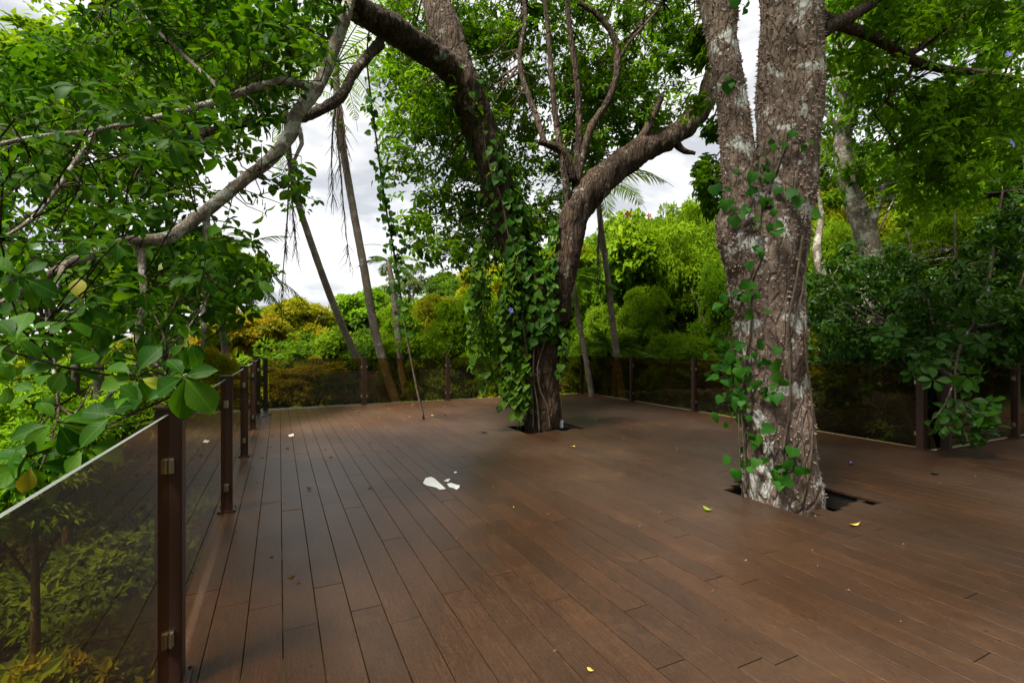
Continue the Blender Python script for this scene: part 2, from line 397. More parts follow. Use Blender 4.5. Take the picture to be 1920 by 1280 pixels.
M['bark_a'] = bark_mat('dark_brown_bark', (.028, .017, .011), (.085, .053, .035), (.18, .125, .088), .6, (.26, .27, .22), 1., .3, 1.)  # dark brown is the bark's own colour, with grey lichen
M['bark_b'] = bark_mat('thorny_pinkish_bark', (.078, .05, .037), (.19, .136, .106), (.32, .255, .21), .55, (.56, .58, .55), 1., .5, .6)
M['bark_pale'] = bark_mat('pale_mottled_bark', (.13, .1, .078), (.27, .22, .175), (.4, .35, .29), .52, (.52, .52, .46), 2., .5, .6)
M['bark_palm'] = bark_mat('grey_palm_bark', (.12, .09, .07), (.23, .185, .145), (.36, .31, .26), .6, (.4, .4, .36), 1.4, 1.6, .5)
M['bark_far'] = bark_mat('forest_trunk_bark', (.04, .03, .022), (.09, .07, .05), (.16, .14, .11), .6, (.36, .36, .32), .8, .4, .4)
M['vine_stem'] = bark_mat('vine_stem', (.07, .05, .035), (.13, .1, .07), (.22, .18, .14), .7, (.3, .3, .25), 3, .3, .4)
M['thorn'] = plain('thorn', (.25, .18, .145), .75, 0, 20, .5)
# foliage palettes (albedo)
M['leaf_near'] = leaf_mat('near_leaf', [(.016, .075, .003), (.03, .12, .005), (.06, .18, .007), (.022, .09, .004), (.1, .235, .008)], .5, .45, True, True, .12)
M['leaf_near_m'] = leaf_mat('near_leaf_mass', [(.02, .075, .003), (.045, .13, .005), (.1, .215, .007)], .55, .5, spec=.08)
M['leaf_yellow'] = leaf_mat('yellowing_leaf', [(.16, .26, .015), (.3, .3, .016), (.33, .22, .016)], .45, .3, True, True)
M['leaf_a'] = leaf_mat('canopy_leaf', [(.042, .12, .003), (.08, .19, .005), (.155, .3, .008)], .55, .6, spec=.08)
M['leaf_vine'] = leaf_mat('vine_leaf', [(.022, .085, .005), (.038, .125, .008), (.065, .17, .01)], .55, .4, True, True, .2)
M['leaf_vine_m'] = leaf_mat('vine_leaf_mass', [(.035, .11, .006), (.075, .18, .009), (.15, .28, .013)], .55, .5, spec=.2)
M['leaf_vine_b'] = leaf_mat('trunk_vine_leaf', [(.02, .115, .008), (.035, .16, .01), (.06, .2, .013)], .55, .4, True, True, .2)
M['leaf_dark'] = leaf_mat('dark_glossy_leaf', [(.016, .058, .004), (.028, .085, .006), (.05, .125, .008)], .45, .4, spec=.2)
M['leaf_dark_o'] = leaf_mat('dark_glossy_leaf_near', [(.02, .08, .006), (.032, .11, .008), (.05, .15, .011)], .45, .36, True, True, .22)
PAL = {
 'olive': [(.08, .12, .005), (.16, .21, .008), (.24, .26, .012), (.27, .2, .016)],
 'yellow': [(.13, .19, .008), (.24, .28, .01), (.36, .34, .014), (.44, .28, .016)],
 'green': [(.05, .115, .006), (.1, .19, .01), (.18, .28, .014)],
 'deep': [(.03, .08, .008), (.055, .12, .01), (.09, .17, .012)],
 'lime': [(.075, .16, .006), (.14, .26, .009), (.23, .35, .013)],
 'fresh': [(.075, .19, .008), (.14, .29, .012), (.22, .37, .02)],
 'rust': [(.09, .12, .006), (.15, .17, .009), (.22, .2, .012), (.26, .17, .016), (.14, .19, .008)],
 'grey': [(.07, .12, .05), (.12, .18, .07), (.17, .23, .085)],
}
for k, c in PAL.items(): M['pal_' + k] = leaf_mat('foliage_' + k, c, .6, .5, spec=.08)

# ------------------------------------------------------------------ ground
def terrain(x, y):
    x, y = np.asarray(x, float), np.asarray(y, float)
    h = -2.3 + 0 * x
    h = h - np.clip((-.6 - x) * .28, 0, 3.2) - np.clip((y - 12) * .16, 0, 2.6)
    h = h + np.clip((x - 8.5) * .27, 0, 11) * np.clip((y + 20) / 22, 0, 1)
    d = np.hypot(x, y); h = h + np.clip((d - 34) * .11, 0, 9) + np.clip((d - 120) * .02, 0, 10)
    return h + .25 * np.sin(x * .7 + 1) * np.sin(y * .6) + .5 * np.sin(x * .13 + .4) * np.cos(y * .11)
def axis_vals(lim):
    a = np.concatenate([np.arange(0, 30, .8), np.arange(30, 80, 3), np.geomspace(80, lim, 16)]); return np.concatenate([-a[:0:-1], a])
gx = axis_vals(900.); GX, GY = np.meshgrid(gx, gx, indexing='ij'); GZ = terrain(GX, GY); n = len(gx)
idx = np.arange(n * n).reshape(n, n)
gF = np.stack([idx[:-1, :-1], idx[1:, :-1], idx[1:, 1:], idx[:-1, 1:]], -1).reshape(-1, 4)
go = obj('ground', tri_mesh('ground', np.stack([GX, GY, GZ], -1).reshape(-1, 3), gF, M['ground'], smooth=True)); COL.objects.link(go)
tag(go, 'leafy forest floor sloping away below the deck', kind='structure')

# ------------------------------------------------------------------ deck of planks
PITCH, BW, BL, TH = .157, .1535, 1.86, .022
X0, YB, YF = -.455, 11.76, -5.0
def right_edge(y): return 7.70 + (y - 3.3) * (8.06 - 7.70) / (11.7 - 3.3) if y > 3.278 else 14.0
HOLES = [dict(x0=3.87, x1=4.66, y0=2.42, y1=3.42), dict(x0=3.62, x1=4.42, y0=6.68, y1=7.56)]
deck = bpy.data.objects.new('deck', None); COL.objects.link(deck); tag(deck, 'brown plank deck built around two living trees', kind='structure')
rr = random.Random(5)
boards = []          # (x0, x1a, x1b, y0, y1)
ncol = int((14.0 - X0) / PITCH)
for c in range(ncol):
    xa = X0 + c * PITCH; xb = xa + BW
    ytop = YB if xa < 8.06 else 3.30
    y = YF - rr.random() * BL
    segs = []
    while y < ytop:
        segs.append([max(y, YF), min(y + BL, ytop)]); y += BL
    for hd in HOLES:
        if xb > hd['x0'] and xa < hd['x1']:
            a, b = hd['y0'] + rr.uniform(-.03, .12), hd['y1'] - rr.uniform(-.03, .16)
            ns = []
            for s in segs:
                if s[1] <= a or s[0] >= b: ns.append(s); continue
                if s[0] < a - .02: ns.append([s[0], a])
                if s[1] > b + .02: ns.append([b, s[1]])
            segs = ns
    for s in segs:
        y0, y1 = s[0] + .0022, s[1] - .0022
        if y1 - y0 < .05: continue
        e0, e1 = right_edge(max(y0, 3.31) if xa > 7.5 and y1 > 3.31 and y0 < 3.31 and xa < 7.72 else y0), right_edge(y1)
        if xa > 7.5 and y0 < 3.28 < y1:       # split at the inner corner
            parts = [(y0, 3.275), (3.28, y1)]
        else: parts = [(y0, y1)]
        for (q0, q1) in parts:
            e0, e1 = right_edge(q0), right_edge(q1)
            if q0 > 3.278 and xa > max(e0, e1): continue
            u0, u1 = min(xb, max(e0, xa + .004)), min(xb, max(e1, xa + .004))
            if q1 - q0 > .02: boards.append((xa, u0, u1, q0, q1))
def board_area(b):
    P = np.array([(b[0], b[3], 0), (b[1], b[3], 0), (b[2], b[4], 0), (b[0], b[4], 0)]); d = P @ FWD
    if d.max() < .5: return 0
    if d.min() < .5: P[:, :2] += FWD[:2] * np.clip(.5 - d, 0, None)[:, None]
    x, y, d = topix(P); x = np.clip(x, 0, 1920); y = np.clip(y, 0, 1280)
    return abs(.5 * np.sum(x * np.roll(y, -1) - y * np.roll(x, -1)))
order = sorted(boards, key=board_area, reverse=True)
bev = .0018
def board_verts(xa, u0, u1, y0, y1):
    V = []
    for z, i in ((-TH, 0), (-bev, 0), (0, bev)):
        V += [(xa + i, y0 + i, z), (u0 - i, y0 + i, z), (u1 - i, y1 - i, z), (xa + i, y1 - i, z)]
    F = [(8, 9, 10, 11)]
    for L in (0, 4):
        for k in range(4): F.append((L + k, L + (k + 1) % 4, L + 4 + (k + 1) % 4, L + 4 + k))
    F.append((3, 2, 1, 0)); return V, F
unit_cache = {}
rest = MB()
for i, b in enumerate(order):
    if i < 300 and board_area(b) > 1:
        xa, u0, u1, y0, y1 = b; ln = y1 - y0
        full = abs(u0 - xa - BW) < 1e-6 and abs(u1 - xa - BW) < 1e-6
        key = round(ln, 3) if full else ('cut', i)
        if key not in unit_cache:
            V, F = board_verts(0, u0 - xa, u1 - xa, 0, ln); me = bpy.data.meshes.new('plank'); me.from_pydata(V, [], F); me.update(); me.materials.append(M['wood'])
            unit_cache[key] = me
        o = obj('plank', unit_cache[key]); add(o, deck, (xa, y0, rr.uniform(-.0008, .0008)))
    else:
        V, F = board_verts(*b); k = len(rest.v); rest.v += V; rest.f += [tuple(k + q for q in f) for f in F]
if rest.v:
    o = obj('planking', rest.mesh('planking', M['wood'])); o['kind'] = 'stuff'; add(o, deck)
jb = MB()
for k, y in enumerate(np.arange(YF + .2, YB, .46)):
    x1 = right_edge(y) - .06
    cuts = [(X0 + .03, x1)]
    for hd in HOLES:
        if hd['y0'] - .05 < y < hd['y1'] + .05: cuts = [q for a, b in cuts for q in ((a, hd['x0'] - .02), (hd['x1'] + .02, b)) if q[1] > q[0]]
    for a, b in cuts: jb.box(((a + b) / 2, y, -TH - .055), (b - a, .05, .1))
for hd in HOLES:       # trimmers round the holes
    for x in (hd['x0'] - .1, hd['x1'] + .12): jb.box((x, (hd['y0'] + hd['y1']) / 2, -TH - .09), (.05, hd['y1'] - hd['y0'] + .5, .16))
    for y in (hd['y0'] - .14, hd['y1'] + .14): jb.box(((hd['x0'] + hd['x1']) / 2, y, -TH - .17), (hd['x1'] - hd['x0'] + .4, .06, .16))
jo = obj('joists', jb.mesh('joists', M['joist'])); jo['kind'] = 'stuff'; add(jo, deck)
# pale strips added for the bright line in the gap under the glass
def strip(p, q, wd, z0, z1):
    p, q = np.array(p, float), np.array(q, float); t = unit((q - p)[None])[0]; nn = np.array([-t[1], t[0]]) * wd / 2
    m = MB(); m.poly([(*(p - nn), z0), (*(q - nn), z0), (*(q + nn), z0), (*(p + nn), z0)], z1 - z0); return m
for p, q in (((-.49, YB + .022), (8.12, YB + .022)), ((8.085, YB), (7.727, 3.335)), ((7.745, 3.325), (14, 3.325))):
    add(obj('edge_strip', strip(p, q, .032, -.12, .006).mesh('edge_strip', M['pale_strip'])), deck)

# ------------------------------------------------------------------ glass railings
PH, PW = 1.1, .09
pm = MB(); pm.box((0, 0, PH / 2), (PW, PW, PH)); post_me = pm.mesh('post', M['post'])
def bevel_me(me, wd):
    import bmesh
    b = bmesh.new(); b.from_mesh(me); bmesh.ops.bevel(b, geom=b.edges[:], offset=wd, segments=2, affect='EDGES'); b.to_mesh(me); b.free()
bevel_me(post_me, .004)
cm = MB(); cm.box((0, 0, PH + .006), (PW + .008, PW + .008, .011)); cap_me = cm.mesh('cap', M['post'])
bm_ = MB(); bm_.box((0, 0, .006), (PW + .05, PW + .05, .01)); base_me = bm_.mesh('base_plate', M['post'])
for sx in (-1, 1):
    for sy in (-1, 1): pass
sc_ = MB(); sc_.box((0, 0, .006), (.012, .012, .012)); screw_me = sc_.mesh('screw', M['post'])
cl = MB(); cl.box((0, .016, -.0), (.009, .034, .05)); cl.box((.026, .016, 0), (.009, .034, .05)); cl.box((.013, .004, 0), (.04, .012, .06)); clamp_me = cl.mesh('clamp', M['steel'])
def railing(label, pts, panels, posts=None):
    r = thing('glass_railing', label, 'railing', (*pts[0], 0), 'glass railings along the deck edges')
    pts = [np.array(p, float) for p in pts]
    for i, p in enumerate(pts):
        if posts is not None and i not in posts: continue
        a, b = (pts[max(i - 1, 0)], pts[min(i + 1, len(pts) - 1)]); ang = math.atan2(b[1] - a[1], b[0] - a[0])
        po = obj('post', post_me); add(po, r, (p[0] - pts[0][0], p[1] - pts[0][1], 0.002)); po.rotation_euler.z = ang
        for nm, me in (('cap', cap_me), ('base_plate', base_me)): add(obj(nm, me), po, (0, 0, 0))
        for sx in (-1, 1): add(obj('screw', screw_me), po, (sx * .058, -.058, .006))
        for side in (-1, 1):
            if (i == 0 and side < 0) or (i == len(pts) - 1 and side > 0): continue
            for z in (.2, .88):
                c = obj('clamp', clamp_me); add(c, po, (side * (PW / 2), side * .013, z)); c.rotation_euler.z = math.radians(-90) * side
    for (p, q) in zip(pts[:-1], pts[1:]):
        t = unit((q - p)[None])[0]; nn = np.array([-t[1], t[0]]); p1, q1 = p + t * (PW / 2 + .014), q - t * (PW / 2 + .014)
        m = MB(); h = nn * .005; z0, z1 = .05, 1.085
        m.v = [(*(p1 - h), z0), (*(q1 - h), z0), (*(q1 + h), z0), (*(p1 + h), z0), (*(p1 - h), z1), (*(q1 - h), z1), (*(q1 + h), z1), (*(p1 + h), z1)]
        m.f = [(0, 1, 5, 4), (2, 3, 7, 6), (0, 3, 2, 1), (4, 5, 6, 7), (1, 2, 6, 5), (3, 0, 4, 7)]
        me = m.mesh('glass_panel', M['glass']); me.materials.append(M['glass_edge'])
        for pi in (3,): me.polygons[pi].material_index = 1
        add(obj('glass_panel', me), r)
    return r
LX = -.395
railing('bronze glass railing running away along the left deck edge, nearest to the viewer', [(LX, -4.3), (LX, -2.1), (LX, .1), (LX, 2.35), (LX, 4.62), (LX, 6.82), (LX, 9.0), (LX, 11.22)], None)
railing('bronze glass railing across the far end of the deck behind the vine covered tree', [(-.27, 11.68), (1.78, 11.68), (3.82, 11.68), (5.85, 11.68), (7.83, 11.68)], None)
railing('bronze glass railing along the right side of the deck behind the thorny trunk', [(8.02, 11.6), (7.93, 9.6), (7.84, 7.5), (7.74, 5.4), (7.64, 3.42)], None)
railing('short bronze glass railing at right frame edge, leading off from the leafy corner', [(7.86, 3.25), (9.85, 3.25), (11.9, 3.25), (13.9, 3.25)], None)

# ------------------------------------------------------------------ the two deck trees
RA = rng_(11)
A_base = np.array([4.0, 7.12, -2.4])
def tubes_from(specs, mb, seg=10):
    for path, rad in specs: mb.tube(pix_path(path), rad, seg, step=.12)
A_main = [
 ([(1016, 1120, 8.15), (1018, 950, 8.15), (1018, 805, 8.15), (1016, 720, 8.15), (1016, 640, 8.15), (1012, 580, 8.15), (1000, 520, 8.15)], [.42, .36, .315, .30, .31, .34, .3]),
 ([(1005, 590, 8.15), (980, 510, 8.2), (958, 430, 8.2), (928, 330, 8.1), (900, 240, 8.0), (870, 165, 7.8), (848, 120, 7.8)], [.28, .275, .275, .265, .275, .3, .25]),
 ([(880, 190, 7.9), (845, 130, 7.6), (790, 92, 7.2), (725, 50, 6.6), (660, 8, 6.0), (640, -60, 5.6), (655, -130, 5.25), (690, -230, 5.2)], [.22, .21, .19, .175, .16, .14, .13, .1]),
 ([(892, 225, 8.0), (862, 140, 7.85), (836, 60, 7.9), (812, -30, 8.0), (795, -160, 8.2), (770, -320, 8.4)], [.25, .27, .25, .23, .19, .14]),
 ([(1035, 600, 8.1), (1052, 540, 8.05), (1064, 470, 8.05), (1080, 400, 8.1), (1122, 342, 8.3), (1190, 290, 8.6), (1262, 252, 9.0), (1318, 200, 9.3), (1340, 120, 9.6), (1350, 0, 9.9), (1370, -160, 10.2)],
  [.26, .22, .22, .245, .25, .235, .215, .18, .15, .13, .09]),
]
mb = MB(); tubes_from(A_main, mb, 14)
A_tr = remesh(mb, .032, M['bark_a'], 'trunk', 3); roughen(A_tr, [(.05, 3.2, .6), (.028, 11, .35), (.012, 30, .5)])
shade_tree = thing('shade_tree', 'large forked tree growing through the far half of the deck, trunk wrapped in vines', 'tree', A_base)
add(obj('trunk', A_tr), shade_tree)
A_limbs = [
 ([(1068, 400, 8.1), (1062, 350, 8.0), (1052, 290, 8.0), (1042, 220, 8.0), (1034, 140, 8.0), (1025, 30, 8.1), (1010, -80, 8.2)], [.07, .06, .055, .05, .045, .04, .02]),
 ([(1082, 395, 8.1), (1080, 330, 8.2), (1086, 250, 8.3), (1082, 150, 8.3), (1070, 70, 8.3), (1062, -20, 8.3)], [.08, .07, .06, .055, .05, .03]),
 ([(1081, 345, 8.17), (1106, 245, 8.28), (1140, 190, 8.4), (1158, 130, 8.4), (1150, 70, 8.4), (1122, 30, 8.4), (1085, 5, 8.4)], [.065, .065, .06, .06, .055, .05, .04]),
 ([(1156, 120, 8.4), (1180, 80, 8.5), (1215, 40, 8.7), (1245, 5, 8.9)], [.03, .028, .022, .015]),
 ([(1075, 340, 8.1), (1055, 285, 8.0), (1010, 265, 7.9)], [.09, .08, .05]),
 ([(1192, 285, 8.6), (1212, 245, 8.6), (1228, 210, 8.6), (1242, 178, 8.6)], [.1, .08, .065, .04]),
 ([(1255, 250, 9.0), (1278, 280, 8.95), (1304, 288, 8.9)], [.09, .06, .03]),
 ([(1022, 270, 7.93), (1004, 215, 8.1), (975, 120, 8.4), (985, 20, 8.6), (960, -80, 8.8)], [.05, .05, .045, .04, .02]),
 # second limb off the big left bough
 ([(712, 82, 6.5), (690, 105, 6.2), (662, 140, 5.9), (640, 180, 5.6), (600, 207, 5.2), (560, 222, 4.9), (500, 225, 4.5), (400, 245, 4.0), (270, 300, 3.6)], [.075, .065, .06, .058, .055, .05, .04, .03, .015]),
]
A_droop = [  # the pale bough that comes down on the left
 ([(655, -130, 5.25), (664, -50, 4.8), (650, 20, 4.55), (630, 80, 4.4), (608, 140, 4.25), (585, 178, 4.15), (556, 215, 4.05), (545, 250, 4.0), (505, 300, 3.8), (440, 352, 3.6), (370, 408, 3.4), (310, 448, 3.2), (230, 455, 3.0), (120, 500, 2.75), (20, 560, 2.5), (-80, 600, 2.3)],
  [.1, .085, .078, .075, .075, .08, .078, .075, .068, .062, .06, .06, .045, .035, .025, .012]),
 ([(588, 172, 4.15), (545, 152, 3.95), (490, 160, 3.75), (430, 182, 3.55), (330, 212, 3.3), (180, 245, 3.0), (40, 262, 2.8), (-100, 300, 2.5)], [.05, .042, .038, .034, .03, .025, .018, .01]),
 ([(388, 398, 3.45), (386, 450, 3.4), (388, 520, 3.35), (380, 570, 3.3), (382, 640, 3.25), (366, 690, 3.2)], [.035, .03, .026, .024, .018, .01]),
 ([(262, 455, 3.1), (268, 520, 3.0), (272, 570, 2.95), (258, 620, 2.9), (260, 680, 2.85), (225, 715, 2.7), (195, 760, 2.55), (182, 800, 2.45)], [.036, .034, .03, .026, .022, .016, .013, .008]),
 ([(560, 240, 4.05), (566, 270, 4.0), (552, 300, 4.0), (560, 340, 4.0)], [.03, .025, .02, .01]),
 ([(180, 245, 3.0), (110, 350, 2.8), (60, 410, 2.6), (0, 450, 2.4)], [.02, .018, .015, .01]),
 ([(430, 182, 3.55), (340, 100, 3.7), (270, 30, 3.9), (210, -60, 4.1)], [.025, .022, .018, .012]),
 ([(118, 500, 2.74), (90, 600, 2.4), (100, 680, 2.2), (110, 760, 2.1)], [.02, .017, .013, .008]),
 ([(260, 650, 2.87), (300, 690, 2.5), (320, 715, 2.2), (338, 735, 1.95)], [.014, .012, .01, .006]),
]
over_limbs = [([at(690, -230, 5.2), np.array([1.2, 3.6, 6.6]), np.array([-.6, 2.2, 7.0]), np.array([-3.2, .8, 7.2])], [.1, .08, .06, .03]),
              ([np.array([1.2, 3.6, 6.6]), np.array([1.6, 1.8, 6.9]), np.array([1.2, -1.5, 7.2])], [.07, .05, .03])]
for p_, r_ in over_limbs:
    m = MB(); m.tube(p_, r_, 8, step=.15, wob=.2); add(obj('limb', m.mesh('limb', M['bark_a'], True)), shade_tree)
for sp, mk, seg in ((A_limbs, 'bark_a', 8), (A_droop, 'bark_pale', 10)):
    for path, rad in sp:
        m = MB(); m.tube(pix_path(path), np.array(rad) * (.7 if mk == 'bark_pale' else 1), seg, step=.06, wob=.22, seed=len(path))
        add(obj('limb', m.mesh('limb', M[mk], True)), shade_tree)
def skeleton(specs):
    return np.vstack([smooth_path(pix_path(p), r, .15)[0] for p, r in specs])
SK_A = np.vstack([skeleton(A_main[1:] + A_limbs)] + [smooth_path(p_, r_, .15)[0] for p_, r_ in over_limbs]); SK_D = skeleton(A_droop + A_limbs[-1:])
def nearest(S, Q):
    out = np.empty_like(Q)
    for i in range(0, len(Q), 500):
        q = Q[i:i + 500]; d = ((q[:, None] - S[None]) ** 2).sum(2) + 3 * np.clip(S[None, :, 2] - q[:, None, 2], 0, None) ** 2 * .0; out[i:i + 500] = S[d.argmin(1)]
    return out

def clump_foliage(C, rad, nros, k, L, r, flat=.6, spread=(50, 100), droop=.25, tintj=.25, updir=.6):
    """rosettes of leaves scattered in clumps centred at C"""
    n = len(C); rad = np.broadcast_to(rad, n)
    off = unit(r.normal(size=(n, nros, 3))) * (r.random((n, nros, 1)) ** .45); off[..., 2] *= flat
    R = C[:, None] + off * rad[:, None, None]
    A = unit(off) + UP * updir + r.normal(0, .35, (n, nros, 3))
    tt = np.clip(r.random((n, 1)) * .6 + r.random((n, nros)) * .4 + r.normal(0, .08, (n, nros)), 0, 1)
    R = R.reshape(-1, 3); A = A.reshape(-1, 3)
    P, D, Nn = rosettes(R, A, k, r, spread, droop)
    tint = np.clip(np.repeat(tt.ravel(), k) + r.normal(0, tintj * .5, len(P)), 0, 1)
    Ls = L * r.uniform(.65, 1.2, len(P))
    return P, D, Nn, Ls, tint, R
def make_crown(parent, name, F, T, ratio, mk, keep=None):
    P, D, Nn, L, tint = F
    if keep is not None: P, D, Nn, L, tint = P[keep], D[keep], Nn[keep], L[keep], tint[keep]
    V, Fc, m = leaves_np(P, D, Nn, L, L * ratio, T)
    o = obj(name, tri_mesh(name, V, Fc, M[mk], np.repeat(tint, m), smooth=False)); o['kind'] = 'stuff'
    return add(o, parent)
def deck_clear(P, margin=.0):
    """True where a leaf does not cut through rail or deck"""
    bad = (P[:, 0] > LX - .07) & (P[:, 2] < 1.14) & (P[:, 1] < 11.8) & (P[:, 0] < 7.6)
    return ~bad

# crown of the forked tree: clumps hung in the space round its boughs
polyA = [(742, 230), (705, 120), (760, -120), (1120, -160), (1330, -120), (1325, 60), (1262, 120), (1252, 200), (1190, 235), (1110, 300), (1050, 420), (960, 470), (905, 470), (850, 500), (770, 430), (752, 330)]
q = np.vstack([sample_poly(polyA, 345, RA), sample_poly([(1080, 160), (1260, 120), (1300, 200), (1200, 260), (1110, 320)], 30, RA), sample_poly([(880, 20), (1250, 0), (1250, 120), (900, 200)], 25, RA)]); dA = RA.uniform(8.7, 12.0, 400)
dA = np.where((q[:, 1] > 200), RA.uniform(8.7, 10.5, 400), dA)
dA = np.where((q[:, 0] < 850) & (q[:, 1] > 140), RA.uniform(7.6, 9.6, 400), dA)
C1 = at(q[:, 0], q[:, 1], dA)
# overhead, out of the picture: clumps added to the crown to shade the deck
C2 = np.stack([RA.uniform(-1.5, 8, 130), RA.uniform(3.0, 13, 130), RA.uniform(7.2, 10.5, 130)], 1)
C2 = np.vstack([C2, np.stack([RA.uniform(-5.5, 6, 230), RA.uniform(-4, 6, 230), RA.uniform(5.6, 8.8, 230)], 1)])
px, py, dd = topix(C2); C2 = C2[(py < -60) | (dd < .4)]
C1 = np.vstack([C1, C2])
P, D, Nn, L, tint, R = clump_foliage(C1, RA.uniform(.3, .65, len(C1)), 17, 6, .13, RA, .75, (50, 105), .35)
make_crown(shade_tree, 'crown', (P, D, Nn, L, tint), T_MID, .46, 'leaf_a')
nA = nearest(SK_A, C1); near_ = np.linalg.norm(nA - C1, axis=1) < 2.6; V, F = twigs_np(nA[near_], C1[near_], .014, .005, .16, 3)
S2 = np.repeat(C1, 17, 0); sel = RA.random(len(R)) < .5; V2, F2 = twigs_np(S2[sel], R[sel], .006, .003, .1, 4)
o = obj('twigs', tri_mesh('twigs', np.vstack([V, V2]), np.vstack([F, F2 + len(V)]), M['bark_a'])); o['kind'] = 'stuff'; add(o, shade_tree)

# the low left bough: big leaves close to the viewer
def left_cloud(poly, n, dlo, dhi, r):
    q = sample_poly(poly, n, r); return at(q[:, 0], q[:, 1], r.uniform(dlo, dhi, n))
RL = rng_(23)
near_c = np.vstack([
 left_cloud([(-60, 150), (250, 160), (430, 210), (420, 300), (250, 420), (-60, 450)], 85, 2.2, 3.4, RL),
 left_cloud([(-80, 420), (230, 440), (300, 520), (240, 640), (-80, 700)], 62, 2.1, 3.1, RL),
 left_cloud([(-60, 640), (210, 660), (260, 760), (150, 880), (-60, 920)], 7, 1.7, 2.3, RL),
 left_cloud([(380, 60), (600, -20), (640, 60), (560, 200), (420, 300), (300, 260)], 50, 3.2, 4.4, RL),
 left_cloud([(260, 480), (420, 440), (470, 540), (400, 620), (300, 640)], 36, 2.6, 3.5, RL),
 left_cloud([(150, 540), (400, 540), (400, 700), (260, 730), (140, 690)], 22, 2.2, 3.0, RL),
 left_cloud([(440, 250), (600, 280), (590, 400), (500, 400), (420, 420)], 20, 3.4, 4.2, RL),
])
hero = np.array([at(352, 640, 2.2), at(255, 705, 1.8), at(120, 690, 1.8), at(105, 790, 1.7), at(215, 775, 1.6), at(60, 870, 1.75), at(160, 840, 1.75),
                 at(270, 760, 1.75), at(40, 520, 1.9), at(30, 640, 1.7), at(560, 350, 3.6), at(480, 530, 3.2), at(150, 160, 2.6), at(500, 70, 3.2)])
near_c = np.vstack([hero, near_c])
k = 6
axes = unit(RL.normal(0, .45, (len(near_c), 3)) + np.array([.25, -.35, .55])); axes[:len(hero)] = unit(RL.normal(0, .2, (len(hero), 3)) + np.array([.2, -.75, .35]))
P, D, Nn = rosettes(near_c, axes, k, RL, (60, 100), .3)
Lf = np.repeat(np.concatenate([np.full(len(hero), .112), RL.uniform(.065, .11, len(near_c) - len(hero))]), k) * RL.uniform(.55, 1.2, len(P))
ok = deck_clear(P) & deck_clear(P + unit(D) * Lf[:, None])
P, D, Nn, Lf = P[ok], D[ok], Nn[ok], Lf[ok]
px, py, dp = topix(P); vis = (px > -20) & (px < 1000) & (py > -20) & (py < 1300)
score = np.where(vis, Lf / dp, 0); od = np.argsort(-score)
obo_me = tri_mesh('leaf', T_OBO[0], T_OBO[1], M['leaf_near'], smooth=True); 
def leaf_variant(base, seed):
    r_ = rng_(seed); V = base[0].copy(); y_ = V[:, 1]
    V[:, 2] -= y_ ** 2 * r_.uniform(-.1, .3); V[:, 0] += .12 * r_.normal() * y_ ** 2; V[:, 2] += V[:, 0] * r_.normal(0, .25) * y_
    ed = np.abs(V[:, 0]) > .05; V[ed, 2] += r_.normal(0, .018, ed.sum()); V[ed, 0] *= 1 + r_.normal(0, .06, ed.sum()); V[:, 0] *= r_.uniform(.82, 1.15)
    return tri_mesh('leaf', V, base[1], None, smooth=True)
obo_vars = [leaf_variant(T_OBO, 900 + i) for i in range(7)]
for me in obo_vars: me.materials.append(M['leaf_near'])
obo_y = obo_me.copy(); obo_y.materials.clear(); obo_y.materials.append(M['leaf_yellow'])
for j, i in enumerate(od[:295]):
    me = obo_y if (200 < px[i] < 290 and 670 < py[i] < 745 and RL.random() < .35) or RL.random() < .006 else obo_vars[j % 7]
    o = leaf_object('leaf', me, shade_tree, P[i], D[i], Nn[i], Lf[i])
    if me is obo_y: o['label'] = 'yellowing leaf'
p0 = at(345, 706, 1.6)      # the big rosette hanging in front of the nearest post
for (lx, ly, ls, jj) in ((333, 796, .15, 0), (404, 772, .15, 2), (283, 738, .125, 3), (392, 690, .1, 4), (320, 668, .09, 5)):
    leaf_object('leaf', obo_vars[jj], shade_tree, p0, at(lx, ly, 1.6) - p0, np.array([.15, -.75, .55]) + RL.normal(0, .1, 3), ls)
m = MB(); m.tube([at(338, 735, 1.95), at(350, 705, 1.8), p0 + [0, 0, .004]], [.006, .005, .004], 5, step=.03); add(obj('limb', m.mesh('limb', M['bark_pale'], True)), shade_tree)
i = od[295:]
V, Fc, m = leaves_np(P[i], D[i], Nn[i], Lf[i], Lf[i], T_OBO)
o = obj('leaves', tri_mesh('leaves', V, Fc, M['leaf_near_m'], np.repeat(RL.random(len(i)), m), True)); o['kind'] = 'stuff'; add(o, shade_tree)
near_c = near_c[deck_clear(near_c)]; nc = nearest(SK_D, near_c); ks = np.linalg.norm(nc - near_c, axis=1) < .8; V, F = twigs_np(nc[ks], near_c[ks], .006, .003, .2, 6)
o = obj('twigs', tri_mesh('twigs', V, F, M['bark_a'])); o['kind'] = 'stuff'; add(o, shade_tree)

